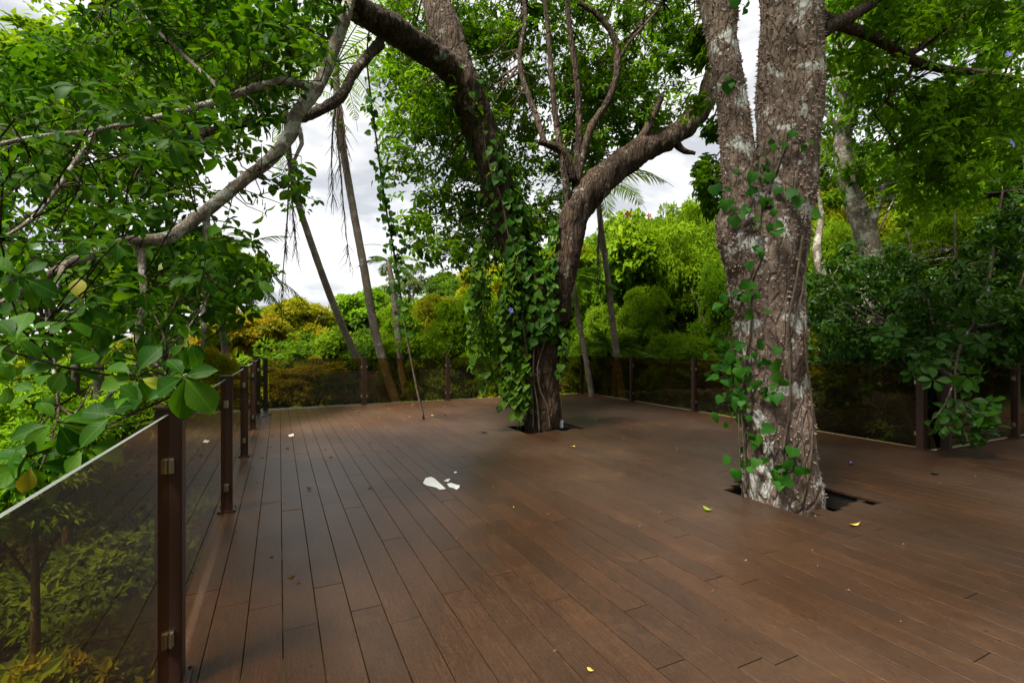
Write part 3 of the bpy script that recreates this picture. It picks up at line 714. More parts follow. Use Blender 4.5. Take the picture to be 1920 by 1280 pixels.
Cm = np.vstack([left_cloud([(-60, 140), (120, 60), (420, -60), (640, -60), (620, 70), (560, 180), (420, 300), (250, 330), (-60, 420)], 150, 3.6, 6.0, RL),
                left_cloud([(-60, 380), (300, 380), (440, 440), (470, 540), (380, 640), (240, 640), (-60, 620)], 70, 3.3, 5.0, RL)])
Cm = Cm[deck_clear(Cm) & (Cm[:, 2] > 1.0)]
Pm, Dm, Nm, Lm, tm, Rm_ = clump_foliage(Cm, RL.uniform(.16, .34, len(Cm)), 7, 6, .115, RL, .7, (55, 100), .3)
make_crown(shade_tree, 'crown', (Pm, Dm, Nm, Lm, tm), T_MID, .5, 'leaf_near_m', deck_clear(Pm))
nc = nearest(SK_D, Cm); ks = np.linalg.norm(nc - Cm, axis=1) < 1.0; V, F = twigs_np(nc[ks], Cm[ks], .006, .003, .18, 16)
o = obj('twigs', tri_mesh('twigs', V, F, M['bark_a'])); o['kind'] = 'stuff'; add(o, shade_tree)

# thorny twin trunk
B_base = np.array([4.14, 2.9, -2.4])
B_main = [
 ([(1474, 1300, 4.42), (1472, 1100, 4.42), (1468, 940, 4.42), (1460, 860, 4.42), (1452, 760, 4.42), (1447, 660, 4.42), (1440, 570, 4.42), (1436, 490, 4.42), (1455, 420, 4.42)], [.46, .4, .325, .305, .295, .305, .315, .33, .3]),
 ([(1440, 520, 4.42), (1462, 400, 4.42), (1474, 300, 4.42), (1480, 200, 4.42), (1483, 90, 4.42), (1484, -30, 4.42), (1490, -260, 4.42), (1500, -480, 4.42)], [.26, .262, .26, .258, .258, .258, .245, .22]),
 ([(1425, 560, 4.4), (1402, 450, 4.4), (1390, 360, 4.42), (1381, 270, 4.45), (1368, 170, 4.5), (1352, 70, 4.55), (1338, -30, 4.6), (1310, -200, 4.8), (1270, -380, 5.0)], [.23, .19, .155, .138, .133, .147, .165, .16, .13]),
 ([(1395, 500, 4.38), (1375, 450, 4.38), (1366, 420, 4.38), (1385, 380, 4.4)], [.16, .165, .13, .1]),
]
mb = MB(); tubes_from(B_main, mb, 16)
B_tr = remesh(mb, .022, M['bark_b'], 'trunk', 4); roughen(B_tr, [(.045, 3.5, .5), (.016, 11, .3), (.01, 34, .6)])
thorny = thing('thorny_tree', 'thick twin stemmed trunk studded with thorns and white lichen, nearest tree on the deck', 'tree', B_base)
add(obj('trunk', B_tr), thorny)
V, Nn = verts_normals(B_tr); RB = rng_(31)
cand = np.where((V[:, 2] > -.3) & (V[:, 2] < 5.6))[0]; pz = np.clip((V[cand, 2] + .2) / 3, .35, 1)
cand = cand[RB.random(len(cand)) < pz]; sel = RB.choice(cand, min(4600, len(cand)), replace=False)
tb = MB(); TV, TF = [], []
for i in sel:
    nrm = unit((Nn[i] + np.array([0, 0, -.12]) + RB.normal(0, .12, 3))[None])[0]; u = unit(np.cross(nrm, [.3, .2, .9])[None])[0]; v = np.cross(nrm, u)
    ln, rd = RB.uniform(.012, .036), RB.uniform(.006, .014); b = len(TV); p = V[i] - nrm * .006
    for a in range(5): TV.append(p + rd * (math.cos(a * 1.2566) * u + math.sin(a * 1.2566) * v * 1.25))
    TV.append(p + nrm * ln)
    TF += [(b + a, b + (a + 1) % 5, b + 5) for a in range(5)]
o = obj('thorns', tri_mesh('thorns', np.array(TV), np.array(TF), M['thorn'])); o['kind'] = 'stuff'; add(o, thorny)
B_limbs = [
 ([(1535, 62, 4.4), (1562, 48, 4.45), (1600, 28, 4.6), (1640, 2, 4.8), (1700, -50, 5.1)], [.075, .06, .055, .05, .04]),
 ([(1530, 30, 4.4), (1580, 48, 4.6), (1640, 70, 4.9), (1700, 108, 5.2), (1760, 128, 5.5), (1840, 138, 5.8), (1930, 155, 6.1), (2050, 190, 6.4)], [.06, .055, .05, .05, .045, .042, .035, .02]),
 ([(1720, 112, 5.3), (1690, 160, 5.3), (1660, 190, 5.3), (1640, 215, 5.3)], [.02, .016, .012, .008]),
 ([(1800, 130, 5.7), (1780, 180, 5.7), (1765, 240, 5.7), (1748, 300, 5.7)], [.018, .014, .01, .006]),
 ([(1700, 108, 5.2), (1760, 70, 5.6), (1830, 40, 6.0), (1920, 10, 6.4)], [.03, .025, .02, .015]),
 ([(1340, -20, 4.6), (1300, -120, 5.2), (1240, -260, 6.0)], [.1, .09, .06]),
]
for path, rad in B_limbs:
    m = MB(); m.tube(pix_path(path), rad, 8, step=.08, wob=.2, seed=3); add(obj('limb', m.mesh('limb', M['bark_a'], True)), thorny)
SK_B = skeleton(B_limbs + B_main[1:3])
C = np.vstack([left_cloud([(1550, 60), (1640, 80), (1700, 130), (1930, 170), (1980, 280), (1800, 330), (1700, 260), (1560, 180)], 46, 5.0, 7.0, RB),
               left_cloud([(1540, -60), (1950, -60), (1950, 90), (1850, 60), (1700, 60), (1620, 70), (1545, 20)], 60, 4.8, 7.2, RB),
               left_cloud([(1660, 160), (1800, 170), (1820, 330), (1720, 380)], 20, 5.2, 5.9, RB),
               left_cloud([(1296, 190), (1344, 180), (1346, 400), (1322, 420)], 9, 4.7, 5.3, RB), left_cloud([(1255, 60), (1330, 40), (1330, 120), (1270, 130)], 7, 5.4, 6.2, RB),
               np.stack([RB.uniform(0, 9.5, 330), RB.uniform(-4, 5.5, 330), RB.uniform(5.4, 8.5, 330)], 1)])  # last set: unseen clumps added above the frame so the deck lies in shade
px, py, dd = topix(C); C = C[~((dd > .3) & (py > -60) & (np.arange(len(C)) >= 142))]
P, D, Nn, L, tint, R = clump_foliage(C, np.where((np.arange(len(C)) >= 126) & (np.arange(len(C)) < 142), .14, RB.uniform(.25, .5, len(C))), 12, 6, .11, RB, .6, (65, 100), .35)
make_crown(thorny, 'crown', (P, D, Nn, L, tint), T_MID, .46, 'leaf_a')
nb = nearest(SK_B, C); kb = np.linalg.norm(nb - C, axis=1) < 1.6; V, F = twigs_np(nb[kb], C[kb], .012, .005, .1, 8)
o = obj('twigs', tri_mesh('twigs', V, F, M['bark_a'])); o['kind'] = 'stuff'; add(o, thorny)

# ------------------------------------------------------------------ vines on the trunks
heart_me = tri_mesh('leaf', T_HEART[0], T_HEART[1], M['leaf_vine'], smooth=True)
heart_bs = [leaf_variant(T_HEART, 920 + i) for i in range(5)]; heart_as = [leaf_variant(T_HEART, 930 + i) for i in range(5)]
for me in heart_bs: me.materials.append(M['leaf_vine_b'])
for me in heart_as: me.materials.append(M['leaf_vine'])
RV = rng_(47)
vine = thing('climbing_vine', 'dense heart leaved vine wrapping the forked trunk and hanging in a curtain', 'vine', A_base + [-.4, -.1, 2.4])
AV, AN = verts_normals(A_tr)
ax, ay, ad = topix(AV)
camdir = unit(np.array([0, 0, EYE]) - AV)
facing = (AN * camdir).sum(1)
onstem = (facing > -.25) & (((ay < 640) & (ay > 120) & (ax < 1048) & (ax > 850)) | ((ay < 800) & (ay > 600) & (ax < 985)) | ((ay > 620) & (ay < 690) & (ax > 1046)))
prob = np.where(ay < 240, .04, np.where(ay < 360, np.where(ax > 915, .35, .03), np.where(ax > 940 + (ay - 340) * .12, 1., .35))); cand = np.where(onstem)[0]
cand = RV.choice(cand, 900, replace=True, p=prob[cand] / prob[cand].sum())
Pv = AV[cand] + AN[cand] * RV.uniform(.015, .14, (900, 1)); Nv = AN[cand] * .9 + UP * .45 + RV.normal(0, .25, (900, 3)); Dv = -UP + AN[cand] * .35 + RV.normal(0, .4, (900, 3))
Lv = RV.uniform(.075, .16, 900)
# hanging strands
strands = []
for s in range(28):
    x0 = RV.uniform(880, 985); y0 = RV.uniform(480, 600); y1 = RV.uniform(620, 775) if x0 > 900 else RV.uniform(560, 700); d0 = RV.uniform(7.5, 8.3)
    strands.append([(x0 + 18, y0 - 60, 8.1), (x0, y0, d0), (x0 + RV.uniform(-12, 6), (y0 + y1) / 2, d0), (x0 + RV.uniform(-8, 22), y1, d0)])
for s in range(9):
    x0 = RV.uniform(945, 985); strands.append([(x0, 600, 7.95), (x0 + 5, 680, 7.8), (x0 + RV.uniform(-8, 8), RV.uniform(740, 792), 7.75)])
for s in range(1): strands.append([(1048, 600, 7.9), (1055 + s * 4, 650, 7.7), (1052 + s * 5, 700 + s * 12, 7.75)])
m = MB(); Ps, Ds, Ns, Ls = [], [], [], []
for st in strands:
    pts, _ = smooth_path(pix_path(st), .006, .07); m.tube(pts, [.006] * len(pts), 4, step=.2)
    for p in pts[2:]:
        if p[2] < .06: continue
        for _ in range(2):
            a = RV.normal(0, 1, 3); a[2] = 0; a = unit(a[None])[0]; Ps.append(p + a * .03); Ds.append(a * .6 - UP * RV.uniform(.4, 1.1)); Ns.append(a + UP * .5 + RV.normal(0, .2, 3) - FWD * .3); Ls.append(RV.uniform(.07, .15))
for pth in ([(1000, 805, 7.8), (998, 740, 7.82), (990, 690, 7.8), (985, 640, 7.75), (975, 560, 7.85)], [(1012, 812, 7.8), (1008, 760, 7.8), (1000, 700, 7.8), (1004, 620, 7.8), (1010, 560, 7.8)],
            [(1032, 808, 7.8), (1026, 760, 7.8), (1014, 735, 7.8), (1008, 690, 7.8), (1022, 640, 7.78)], [(958, 470, 7.9), (942, 380, 7.85), (915, 300, 7.8), (905, 230, 7.7)]):
    m.tube(pix_path(pth), .014, 6, step=.08)
add(obj('stem', m.mesh('stem', M['vine_stem'], True)), vine)
Ps, Ds, Ns, Ls = [np.array(q) for q in (Ps, Ds, Ns, Ls)]
Pa = np.vstack([Pv, Ps]); Da = np.vstack([Dv, Ds]); Na = np.vstack([Nv, Ns]); La = np.concatenate([Lv, Ls])
keep = Pa[:, 2] > .05; Pa, Da, Na, La = Pa[keep], Da[keep], Na[keep], La[keep]
x, y, d = topix(Pa); fx = np.arange(len(Pa)) < keep[:900].sum()
sc = La / d * np.where(fx, 1.25, 1); od = np.argsort(-sc)
for i in od[:300]: leaf_object('leaf', heart_as[i % 5], vine, Pa[i], Da[i], Na[i], La[i])
i = od[300:]; V, Fc, mm = leaves_np(Pa[i], Da[i], Na[i], La[i], La[i], T_HEART)
o = obj('leaves', tri_mesh('leaves', V, Fc, M['leaf_vine_m'], np.repeat(RV.random(len(i)), mm), True)); o['kind'] = 'stuff'; add(o, vine)

vine2 = thing('climbing_vine', 'sparse bright green vine climbing the thorny trunk', 'vine', B_base + [-.35, 0, 2.4])
BV, BN = verts_normals(B_tr)
bx_, by_, bd = topix(BV); bfac = (BN * unit(np.array([0, 0, EYE]) - BV)).sum(1); front = np.where(bfac > .05)[0]
def on_B(px, py):
    j = front[np.argmin((bx_[front] - px) ** 2 + (by_[front] - py) ** 2)]; return BV[j], BN[j]
patches = [(1395, 365, 26, 7), (1400, 400, 20, 4), (1378, 20, 20, 3), (1420, 400, 26, 6), (1465, 345, 22, 4), (1470, 270, 18, 4), (1510, 390, 18, 3), (1440, 445, 22, 3), (1425, 500, 18, 3), (1400, 540, 30, 8), (1405, 580, 24, 6),
           (1375, 655, 26, 10), (1405, 690, 34, 14), (1385, 720, 28, 10), (1425, 730, 22, 8), (1410, 770, 24, 7), (1412, 825, 18, 4), (1430, 860, 26, 8), (1455, 890, 20, 5), (1490, 870, 22, 6), (1370, 170, 20, 3), (1410, 330, 20, 5), (1505, 280, 14, 2), (1445, 290, 22, 4)]
runners = []
for (cx_, cy_, sp, nn) in patches:
    if 640 < cy_ < 800: nn = int(nn * 1.6)
    for j in range(nn):
        px_, py_ = RV.normal(cx_, sp * .75), RV.normal(cy_, sp * .75)
        p, nrm = on_B(px_, py_)
        if abs(topix(p)[0] - px_) > 12: p = at(px_, py_, topix(p)[2] - .05)
        p = p + nrm * RV.uniform(.03, .12)
        if p[2] < .12: continue
        runners.append(p)
        leaf_object('leaf', heart_bs[j % 5], vine2, p, -UP + RV.normal(0, .55, 3), nrm + UP * .4 - FWD * .4 + RV.normal(0, .35, 3), RV.uniform(.05, .12))
runners = np.array(runners); rs = nearest(BV[front], runners); rs = rs + np.array([0, 0, .08]); V, F = twigs_np(rs, runners, .0035, .002, .2, 21)
o = obj('leaf_stalks', tri_mesh('leaf_stalks', V, F, M['vine_stem'])); o['kind'] = 'stuff'; add(o, vine2)
m = MB()
def trunk_path(L): 
    r_ = []
    for px_, py_ in L: p, nrm = on_B(px_, py_); r_.append(p + nrm * .018)
    return r_
for L_, rd in (([(1500, 948), (1512, 900), (1522, 840), (1518, 760), (1508, 680), (1503, 600)], .009), ([(1465, 850), (1478, 760), (1480, 670), (1478, 600), (1490, 520), (1500, 440)], .011),
               ([(1478, 640), (1500, 560), (1505, 480), (1508, 400)], .008), ([(1408, 915), (1400, 830), (1396, 760), (1400, 690), (1410, 600), (1408, 540), (1430, 470), (1425, 400), (1450, 330), (1475, 270)], .009),
               ([(1440, 880), (1470, 880), (1490, 870)], .005)):
    m.tube(trunk_path(L_), rd, 6, step=.05)
for pth in ([(1400, 925, 4.3), (1397, 870, 4.28), (1392, 800, 4.25), (1388, 740, 4.3)], [(1393, 930, 4.35), (1388, 880, 4.33), (1386, 810, 4.3), (1384, 750, 4.35)]): m.tube(pix_path(pth), .007, 5, step=.06)
add(obj('stem', m.mesh('stem', M['vine_stem'], True)), vine2)

# slender hanging vine whose tip reaches the deck
hv_path = [(795, 786, 9.05), (780, 720, 9.0), (765, 640, 8.9), (752, 560, 8.7), (738, 470, 8.4), (722, 380, 8.0), (708, 280, 7.6), (696, 190, 7.2), (688, 110, 6.8), (692, 60, 6.55)]
hv = thing('hanging_vine', 'slender dark vine stem slanting from the bough down to the deck planks', 'vine', onz(795, 786))
pts, _ = smooth_path(pix_path(hv_path), .01, .08); m = MB(); m.tube(pts, np.linspace(.022, .011, len(pts)), 6, step=.3, wob=.3)
side = [[(742, 478, 8.4), (775, 440, 8.3), (740, 425, 8.3), (722, 405, 8.2)], [(728, 425, 8.2), (755, 445, 8.15), (790, 470, 8.1), (815, 492, 8.0)], [(745, 465, 8.4), (700, 458, 8.4), (672, 462, 8.4)]]
for s in side: m.tube(pix_path(s), .004, 4, step=.06)
add(obj('stem', m.mesh('stem', M['vine_stem'], True)), hv)
zone = [p for p in pts if 300 < topix(p)[1] < 520]
spots = [(zone[RV.integers(len(zone))], .12) for _ in range(70)] + [(p, .05) for p in pts if topix(p)[1] < 400 for _ in range(1)]
for s in side[:2]:
    q_, _ = smooth_path(pix_path(s), .004, .06); spots += [(p, .05) for p in q_]
spots += [(p, .16) for p in pts if 520 < topix(p)[1] < 640 for _ in range(3)]
for p, sp in spots:
    leaf_object('leaf', heart_me, hv, p + RV.normal(0, sp * .7, 3), -UP + RV.normal(0, .5, 3), RV.normal(0, .6, 3) + UP * .4 - FWD, RV.uniform(.07, .13))

# ------------------------------------------------------------------ forest: crown shapes shared between trees
def unit_crown(seed, nclump, per, leaf, style='dome', T=T_FAR):
    """lobes > clumps > leaves: an uneven crown of about unit radius"""
    r = rng_(seed); nl = 9 if style == 'dome' else 12
    lu = unit(r.normal(size=(nl, 3))); lc = lu * r.uniform(.3, .66, (nl, 1)); lc[:, 2] = lc[:, 2] * .95 - .05; lr = r.uniform(.26, .5, nl)
    li = r.choice(nl, nclump, p=lr ** 2 / (lr ** 2).sum()); u = unit(r.normal(size=(nclump, 3))); u[:, 2] = np.where(u[:, 2] < -.2, -u[:, 2] * .6, u[:, 2]); u = unit(u)
    C = lc[li] + u * (lr[li] * r.uniform(.7, 1.05, nclump))[:, None]
    cr = r.uniform(.07, .21, nclump); fl = r.uniform(.4, .75, nclump)
    if style == 'spray': cr = r.uniform(.1, .24, nclump); fl = np.full(nclump, .25)
    d = unit(r.normal(size=(nclump, per, 3))); d[..., 2] = np.where(d[..., 2] < -.25, -d[..., 2], d[..., 2])
    off = d * (r.random((nclump, per, 1)) ** .35) * cr[:, None, None]; off[..., 2] *= fl[:, None]
    if style == 'spray':
        off[..., 2] -= .6 * (off[..., 0] ** 2 + off[..., 1] ** 2) / cr[:, None]
    P = C[:, None] + off; out = u[:, None] * .5 + d * .6
    Nn = out * .6 + UP * .8 + r.normal(0, .42, (nclump, per, 3))
    D = r.normal(0, 1, (nclump, per, 3)) * .7 + out - UP * (.35 if style != 'spray' else .6)
    L = leaf * r.uniform(.55, 1.35, (nclump, per))
    tint = np.clip(r.random((nclump, 1)) * .55 + r.random((nl, 1))[li] * .2 + r.random((nclump, per)) * .3, 0, 1)
    return P.reshape(-1, 3), D.reshape(-1, 3), Nn.reshape(-1, 3), L.ravel(), tint.ravel()
def crown_mesh(seed, nclump, per, leaf, style='dome', T=T_FAR, ratio=.55):
    P, D, Nn, L, tint = unit_crown(seed, nclump, per, leaf, style)
    V, F, m = leaves_np(P, D, Nn, L, L * ratio, T); return tri_mesh('crown', V, F, None, np.repeat(tint, m))
CROWN = {
 'dome1': crown_mesh(101, 260, 120, .066), 'dome2': crown_mesh(102, 300, 105, .06), 'dome3': crown_mesh(103, 240, 120, .072),
 'spray1': crown_mesh(104, 300, 110, .068, 'spray', T_FAR, .34), 'spray2': crown_mesh(105, 280, 115, .06, 'spray', T_FAR, .32),
 'thin': crown_mesh(106, 90, 80, .065), 'big': crown_mesh(107, 110, 40, .15, 'dome', T_MID, .8), 'sparse': crown_mesh(108, 210, 60, .055, 'dome', T_MID, .5),
}
for me in CROWN.values(): me.materials.append(M['pal_green'])
RT = rng_(77)
def forest_tree(name, label, px, ptop, pbot, d, rx, crown, pal, trunk_px=None, tr=.14, cat='tree', group='trees beyond the glass railings', tmat='bark_far', branches=3):
    """crown spans photo rows ptop..pbot at depth d with half width rx pixels"""
    s = d / FPX; c = at(px, (ptop + pbot) / 2, d); hz = (pbot - ptop) / 2 * s; R = rx * s
    bx = at(trunk_px if trunk_px is not None else px, HY, d); bz = float(terrain(bx[0], bx[1])) - .2
    root = thing(name, label, cat, (bx[0], bx[1], bz), group)
    m = MB(); top = c + [0, 0, hz * .5]; b = np.array([bx[0], bx[1], bz]); mid = (b + c) / 2 + RT.normal(0, .12, 3)
    m.tube([b, mid, c, top], [tr * 1.3, tr, tr * .75, tr * .25], 8, step=.4)
    for q_ in range(branches):
        a = RT.uniform(0, 6.28); e = c + np.array([math.cos(a) * R * .65, math.sin(a) * R * .65, hz * RT.uniform(.0, .6)])
        s0 = b + (c - b) * RT.uniform(.55, .95); m.tube([s0, (s0 + e) / 2 + [0, 0, hz * .1], e], [tr * .5, tr * .35, tr * .12], 6, step=.4)
    add(obj('trunk', m.mesh('trunk', M[tmat], True)), root)
    o = obj('crown', CROWN[crown]); add(o, root, c - np.array(root.location)); o.scale = (R * 1.12, R * 1.06, hz * 1.12); o.rotation_euler.z = RT.uniform(0, 6.28)
    o.material_slots[0].link = 'OBJECT'; o.material_slots[0].material = M['pal_' + pal]; o['kind'] = 'stuff'
    return root
FT = forest_tree
FT('forest_tree', 'dome shaped olive green tree against the sky left of the leaning palms', 562, 528, 720, 26, 92, 'dome2', 'olive')
FT('forest_tree', 'low olive brown tree at the far left corner post', 458, 560, 760, 22, 92, 'dome1', 'rust')
FT('forest_tree', 'bright green round topped tree on the skyline behind the second palm', 690, 512, 680, 42, 88, 'dome3', 'fresh')
FT('forest_tree', 'mid green bushy tree behind the foot of the leaning palms', 640, 600, 790, 19, 82, 'dome1', 'green')
FT('forest_tree', 'small dark green tree right of the second palm trunk', 700, 590, 740, 24, 60, 'dome2', 'deep')
FT('forest_tree', 'thin grey green tree with white stem on the skyline', 768, 478, 600, 38, 46, 'thin', 'grey', tmat='bark_pale', tr=.12)
FT('forest_tree', 'distant deep green tree on the skyline left of the vine curtain', 838, 486, 640, 48, 76, 'dome3', 'deep')
FT('forest_tree', 'rusty orange leaved tree left of the vine covered trunk', 838, 520, 720, 18, 74, 'dome2', 'olive')
FT('forest_tree', 'yellow flowering tree peeping out behind the vine curtain', 905, 478, 650, 21, 55, 'dome1', 'yellow')
FT('forest_shrub', 'pale green shrub behind the far railing left of the vine covered trunk', 800, 600, 800, 15, 84, 'spray2', 'lime', tr=.06, cat='shrub')
FT('forest_shrub', 'olive shrub showing through the far glass beside the corner post', 545, 655, 830, 15.5, 80, 'dome1', 'olive', tr=.06, cat='shrub')
FT('forest_shrub', 'rusty shrub seen through the far glass between the palm trunks', 715, 668, 830, 15.2, 60, 'dome2', 'rust', tr=.06, cat='shrub')
FT('forest_shrub', 'green shrub seen through the far glass just left of the vine curtain', 860, 640, 800, 15.8, 70, 'dome3', 'green', tr=.06, cat='shrub')
FT('forest_tree', 'tall lime green tree with layered leaf sprays between the two deck trees', 1285, 395, 720, 16.5, 122, 'spray1', 'lime', 1215, .11)
FT('forest_tree', 'feathery bright green tree just left of the thorny trunk', 1345, 470, 760, 14.5, 80, 'spray2', 'fresh', 1340, .1)
FT('forest_tree', 'broad leaved pale green tree behind the right fork of the vine covered tree', 1195, 380, 600, 16, 66, 'big', 'lime', 1204, .1)
FT('forest_tree', 'dark hillside tree above the lime green tree', 1235, 378, 560, 30, 90, 'dome2', 'green')
FT('forest_tree', 'hillside tree with olive crown at the sky gap left of the thorny trunk', 1345, 362, 560, 27, 80, 'dome3', 'olive')
FT('forest_tree', 'yellow brown tree in the crook of the forked trunk', 1098, 440, 640, 19, 60, 'dome1', 'olive')
FT('forest_shrub', 'fresh green shrub behind the glass in the far right corner', 1130, 590, 790, 15.5, 75, 'spray1', 'green', tr=.06, cat='shrub')
FT('forest_shrub', 'lime shrub behind the right glass left of the thorny trunk', 1270, 610, 790, 13.2, 95, 'spray2', 'lime', tr=.06, cat='shrub')
FT('forest_tree', 'olive green tree just right of the thorny trunk', 1590, 330, 600, 16, 105, 'spray2', 'olive', 1600, .12)
FT('forest_tree', 'lime and yellow tree behind the dark bush at the right', 1790, 365, 620, 10.6, 85, 'spray1', 'lime', 1790, .06)
FT('forest_tree', 'deep green hillside tree at the upper right', 1800, 300, 560, 20, 150, 'dome2', 'green')
FT('forest_tree', 'tall dark tree at the right frame edge', 1930, 120, 520, 17, 110, 'dome1', 'deep')
FT('forest_tree', 'pale green tree high on the slope right of the thorny trunk', 1600, 220, 460, 24, 85, 'thin', 'green')
FT('forest_tree', 'shady green tree rising beyond the left railing', 150, 60, 520, 9.5, 300, 'sparse', 'green', 120, .07)
FT('forest_tree', 'leafy tree filling the upper left behind the drooping bough', 330, -140, 330, 11, 260, 'sparse', 'lime', 300, .07)
FT('forest_tree', 'green tree below the drooping bough beyond the left railing', 330, 420, 700, 9, 150, 'dome1', 'green', 320, .08)
FT('forest_shrub', 'yellow tipped shrub behind the nearest left posts', 395, 640, 800, 9.5, 62, 'spray1', 'yellow', tr=.05, cat='shrub')
FT('forest_shrub', 'fern green shrub below the left railing at frame edge', 60, 700, 1080, 5.2, 200, 'spray1', 'fresh', tr=.04, cat='shrub')
FT('forest_shrub', 'lime fern like shrub beneath the drooping leaves on the left', 260, 690, 1000, 6.5, 150, 'spray2', 'lime', tr=.04, cat='shrub')

FT('forest_tree', 'tall bright tree reaching the sky gap beside the thorny trunk', 1318, 352, 620, 21, 84, 'spray1', 'lime', 1310, .12)
FT('forest_tree', 'tall leafy tree behind the palm in the middle of the gap', 1200, 372, 640, 23, 82, 'dome2', 'green', 1200, .12)
FT('forest_shrub', 'lime shrub under the broad leaved tree behind the palm', 1205, 520, 720, 15.2, 62, 'spray2', 'lime', tr=.05, cat='shrub')
FT('forest_shrub', 'green shrub beside the palm stem right of the vine covered trunk', 1130, 540, 720, 15.8, 50, 'dome2', 'lime', tr=.05, cat='shrub')
FT('forest_tree', 'yellow green tree filling the space left of the vine covered trunk', 885, 520, 760, 17, 80, 'spray1', 'lime', 880, .08)
FT('forest_tree', 'bright leafy tree behind the short palm trunk', 745, 540, 740, 23, 66, 'spray2', 'lime', 742, .08)
FT('forest_tree', 'light green tree directly behind the right stem of the forked tree', 1120, 480, 720, 17.5, 70, 'spray2', 'fresh', 1135, .08)
FT('forest_tree', 'tall fresh green tree in the middle between the two deck trees', 1225, 430, 700, 19, 80, 'dome1', 'lime', 1230, .1)
FT('forest_tree', 'leafy green tree half hidden by the left edge of the thorny trunk', 1365, 400, 640, 19.5, 75, 'spray1', 'green', 1360, .1)
FT('forest_tree', 'pale lime tree low between the leaning palms and corner post', 610, 615, 760, 20.5, 60, 'spray1', 'lime', 600, .08)
FT('forest_tree', 'yellow green tree seen past the right edge of the thorny trunk', 1560, 400, 640, 13.5, 60, 'spray1', 'lime', 1556, .07)

# pale trunked tree beyond the right rail
pt = thing('pale_trunk_tree', 'tall mottled pale trunk with spreading boughs right of the thorny trunk', 'tree', at(1655, HY, 10.5) * [1, 1, 0] + [0, 0, -1.6], 'trees beyond the glass railings')
PT = [([(1660, 800, 10.5), (1652, 640, 10.5), (1640, 500, 10.5), (1612, 410, 10.5), (1590, 340, 10.5), (1580, 260, 10.5), (1592, 200, 10.5), (1574, 140, 10.6), (1578, 60, 10.7), (1560, -40, 10.8)], [.28, .25, .22, .2, .18, .17, .19, .16, .13, .1]),
      ([(1592, 195, 10.5), (1620, 160, 10.3), (1660, 132, 10.1), (1720, 88, 9.8), (1780, 20, 9.6), (1820, -40, 9.5)], [.1, .09, .085, .075, .06, .05]),
      ([(1600, 180, 10.5), (1625, 130, 10.6), (1640, 90, 10.7), (1680, 30, 10.9)], [.05, .045, .04, .03]),
      ([(1640, 145, 10.2), (1690, 95, 10.6), (1760, 40, 11)], [.06, .05, .03]),
      ([(1585, 260, 10.5), (1560, 225, 10.6), (1535, 200, 10.8)], [.06, .05, .04]),
      ([(1630, 450, 10.5), (1650, 370, 10.8), (1690, 300, 11), (1760, 250, 11.2), (1850, 190, 11.4)], [.08, .07, .06, .045, .03]),
      ([(1548, 690, 9.8), (1552, 610, 9.8), (1546, 540, 9.9), (1532, 470, 10), (1540, 400, 10.1), (1528, 330, 10.2)], [.12, .11, .1, .08, .05, .015]),
      ([(1612, 700, 9.6), (1606, 620, 9.7), (1618, 560, 9.8), (1640, 500, 10.2)], [.14, .13, .12, .1])]
for i, (path, rad) in enumerate(PT):
    m = MB(); m.tube(pix_path(path), rad, 10, step=.12, wob=.16, seed=i); add(obj('trunk' if i == 0 else 'limb', m.mesh('trunk', M['bark_pale'], True)), pt)
RP = rng_(91)
C = np.vstack([left_cloud([(1540, 120), (1640, 170), (1800, 150), (1930, 180), (1930, 380), (1760, 420), (1640, 350), (1540, 400)], 84, 9, 13, RP),
               left_cloud([(1540, -100), (1940, -100), (1940, 150), (1760, 110), (1640, 100), (1545, 90)], 75, 9, 13, RP)])
P, D, Nn, L, tint, R = clump_foliage(C, RP.uniform(.4, .75, len(C)), 16, 7, .15, RP, .5, (65, 100), .4)
make_crown(pt, 'crown', (P, D, Nn, L, tint), T_FAR, .5, 'leaf_a')
V, F = twigs_np(nearest(skeleton(PT), C), C, .02, .006, .1, 9); o = obj('twigs', tri_mesh('twigs', V, F, M['bark_pale'])); o['kind'] = 'stuff'; add(o, pt)

# dark glossy bush overhanging the right corner
bush = thing('overhanging_bush', 'dark glossy leaved bush hanging over the right railing corner', 'bush', at(1800, HY, 7.6) * [1, 1, 0] + [0, 0, -2.2])
RBu = rng_(61); b0 = at(1800, HY, 7.9) * [1, 1, 0] + [0, 0, -2.3]
bl = []
for e in [(1560, 520, 8.6), (1620, 470, 8.2), (1700, 430, 8), (1790, 400, 8), (1880, 360, 8), (1930, 480, 7.6), (1660, 600, 7.4), (1770, 640, 6.5), (1830, 600, 6.9), (1740, 560, 7.2)]:
    E = at(*e); mid = (b0 + E) / 2 + np.array([0, 0, .6]); bl.append(([b0, mid, E], [.05, .03, .012]))
over = [at(1830, 600, 6.9), at(1800, 650, 6.2), at(1790, 720, 5.95), at(1800, 790, 5.85), at(1825, 840, 5.75)]; bl.append((over, [.02, .016, .012, .006, .004]))
bl.append(([at(1795, 700, 6.0), at(1770, 760, 5.85), at(1745, 790, 5.75)], [.01, .008, .004])); bl.append(([at(1798, 750, 5.9), at(1835, 780, 5.85), at(1870, 800, 5.8)], [.01, .008, .004]))
for i, (p, r_) in enumerate(bl):
    m = MB(); m.tube(p, r_, 6, step=.15, wob=.2); add(obj('stem', m.mesh('stem', M['bark_far'], True)), bush)
SKb = np.vstack([smooth_path(p, r_, .12)[0] for p, r_ in bl])
